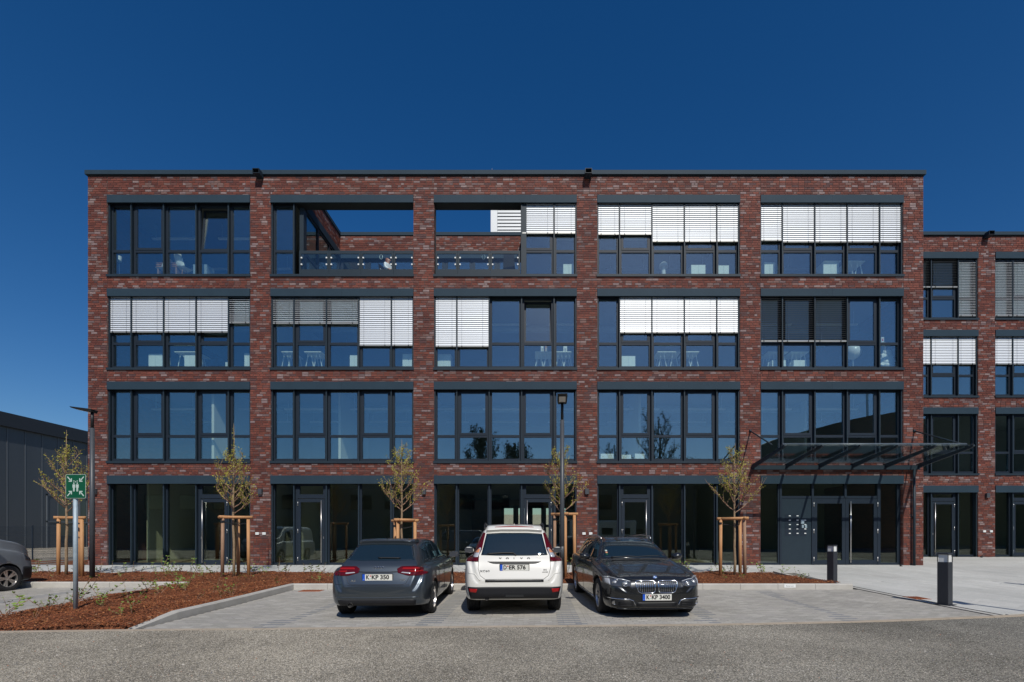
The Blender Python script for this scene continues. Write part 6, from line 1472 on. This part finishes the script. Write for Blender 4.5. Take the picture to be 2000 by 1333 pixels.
B.line('wiper', [(-.5, 1.03), (-.1, 1.045), (.1, 1.03)], .009, 'black', off=.012); B.line('wiper', [(0.0, 1.03), (.3, 1.05), (.55, 1.05)], .009, 'black', off=.012)
for ax in '+-':
    B.patch('side_window', [(1.62, 1.0), (2.45, 1.0)], [(2.12, 1.33), (2.45, 1.375)], 'carglass', ax, .003, 10, 8); B.patch('side_window', [(2.52, 1.0), (3.35, 1.01)], [(2.52, 1.38), (3.35, 1.39)], 'carglass', ax, .003, 10, 8); B.patch('side_window', [(3.42, 1.01), (4.38, 1.04)], [(3.42, 1.39), (4.15, 1.34)], 'carglass', ax, .003, 10, 8)
    for x in (2.48, 3.38): B.line('door_seam', [(x, .98), (x, .6), (x - .02, .27)], .004, 'black', ax)
    B.line('window_trim', [(1.55, .985), (2.6, .985), (4.4, 1.02)], .007, 'chrome', ax); B.line('shoulder_line', [(.9, .78), (2.5, .80), (4.4, .82)], .008, 'p_bmw', ax, off=-.002)
    B.line('sill_trim', [(1.30, .27), (3.35, .29)], .010, 'chrome', ax, off=.002)
    for x in (2.2, 3.05): B.line('door_handle', [(x, .80), (x + .18, .80)], .013, 'p_bmw', ax, off=.02)
for sg_ in (-1, 1):
    mb = MB(); mb.tube([(sg_ * .555, 2.25, 1.405), (sg_ * .575, 2.35, 1.455), (sg_ * .59, 3.2, 1.48), (sg_ * .57, 4.2, 1.43)], .015, 8); part('roof_rail', mb, 'steel', B.t, True)
    B.mirror(sg_ * 1.00, 1.78, 1.04, 'p_bmw')

# van at the left edge ----------------------------------------------------------------
C_ = Car('grey_van', 'grey van cut off by the left edge, its nose and front wheel in view', 'van', (-14.58, 13.45, .06), R(180),
    [(0, .30, .66, .56, .66, .55), (.04, .26, .76, .64, .80, .64), (.10, .24, .84, .78, 1.02, .72), (.22, .23, .89, .88, 1.16, .78), (.5, .22, .93, 1.00, 1.29, .82), (.85, .22, .95, 1.06, 1.37, .82), (1.05, .22, .95, 1.10, 1.48, .78), (1.45, .22, .952, 1.08, 1.76, .71), (1.75, .22, .952, 1.08, 1.90, .70), (2.2, .22, .952, 1.08, 1.95, .70), (4.4, .22, .952, 1.08, 1.96, .70), (4.7, .24, .945, 1.06, 1.90, .72), (4.84, .28, .93, 1.0, 1.5, .76), (4.89, .34, .90, .8, .95, .8)],
    [(.80, .335, .87), (3.80, .335, .87)], 'p_van', .22, pitch=0)
C_.t.rotation_euler = (0, 0, R(180))
for ax in '+-':
    C_.patch('front_bumper', [(.03, .30), (.42, .26)], [(.03, .60), (.40, .62)], 'plastic', ax, .007, 8, 6); C_.patch('headlight', [(.10, .74), (.34, .80)], [(.16, .93), (.36, .98)], 'darklens', ax, .006, 8, 6)
    C_.patch('side_window', [(1.30, 1.14), (2.1, 1.12)], [(1.65, 1.70), (2.1, 1.74)], 'carglass', ax, .004, 10, 8); C_.line('door_seam', [(1.12, 1.12), (1.12, .5), (1.15, .3)], .004, 'black', ax)
    C_.patch('sill_cladding', [(1.3, .24), (3.3, .24)], [(1.3, .36), (3.3, .36)], 'plastic', ax, .006, 12, 3)
C_.patch('front_bumper', [(-.7, .28), (.7, .28)], [(-.72, .58), (.72, .58)], 'plastic', 'f', .006, 16, 6); C_.patch('grille', [(-.5, .70), (.5, .70)], [(-.5, .82), (.5, .82)], 'black', 'f', .004, 12, 3)
C_.patch('windscreen', [(-.70, 1.36), (.70, 1.36)], [(-.62, 1.83), (.62, 1.83)], 'carglass', 'f', .004, 14, 10)
for sg_ in (-1, 1): C_.mirror(sg_ * 1.06, 1.35, 1.25, 'black')
# vehicles across the road, mirrored in the glass
v2 = copytree(C_.t); v2.location = (-9.5, -3.4, 0); v2['label'] = 'grey panel van across the road, mirrored in the second bay glass'; v2.rotation_euler = (0, 0, R(-90))
cv = thing('white_motorhome', 'long pale motorhome across the road, mirrored dimly in the ground floor glass', 'motorhome', (6.5, -7.5, 0))
mb = MB(); mb.bbox(-3.4, 2.6, -1.1, 1.1, .45, 2.9, .12); part('body', mb, 'white', cv); mb = MB(); mb.bbox(2.5, 4.0, -1.0, 1.0, .45, 1.7, .2); part('cab', mb, 'white', cv)
mb = MB(); mb.box(2.6, 3.2, -.95, 1.01, 1.5, 2.1); part('cab_window', mb, 'carglass', cv)
for x in (-2.6, -.6, 1.0): mb = MB(); mb.box(x, x + 1.0, 1.1, 1.12, 1.6, 2.2); part('window', mb, 'carglass', cv)
for x in (-2.2, 3.2):
    for y in (-.95, .95): mb = MB(); mb.lathe([(0, -.11), (.34, -.11), (.34, .11), (0, .11)], 24, (x, y, .34), 'y'); part('wheel', mb, 'rubber', cv)
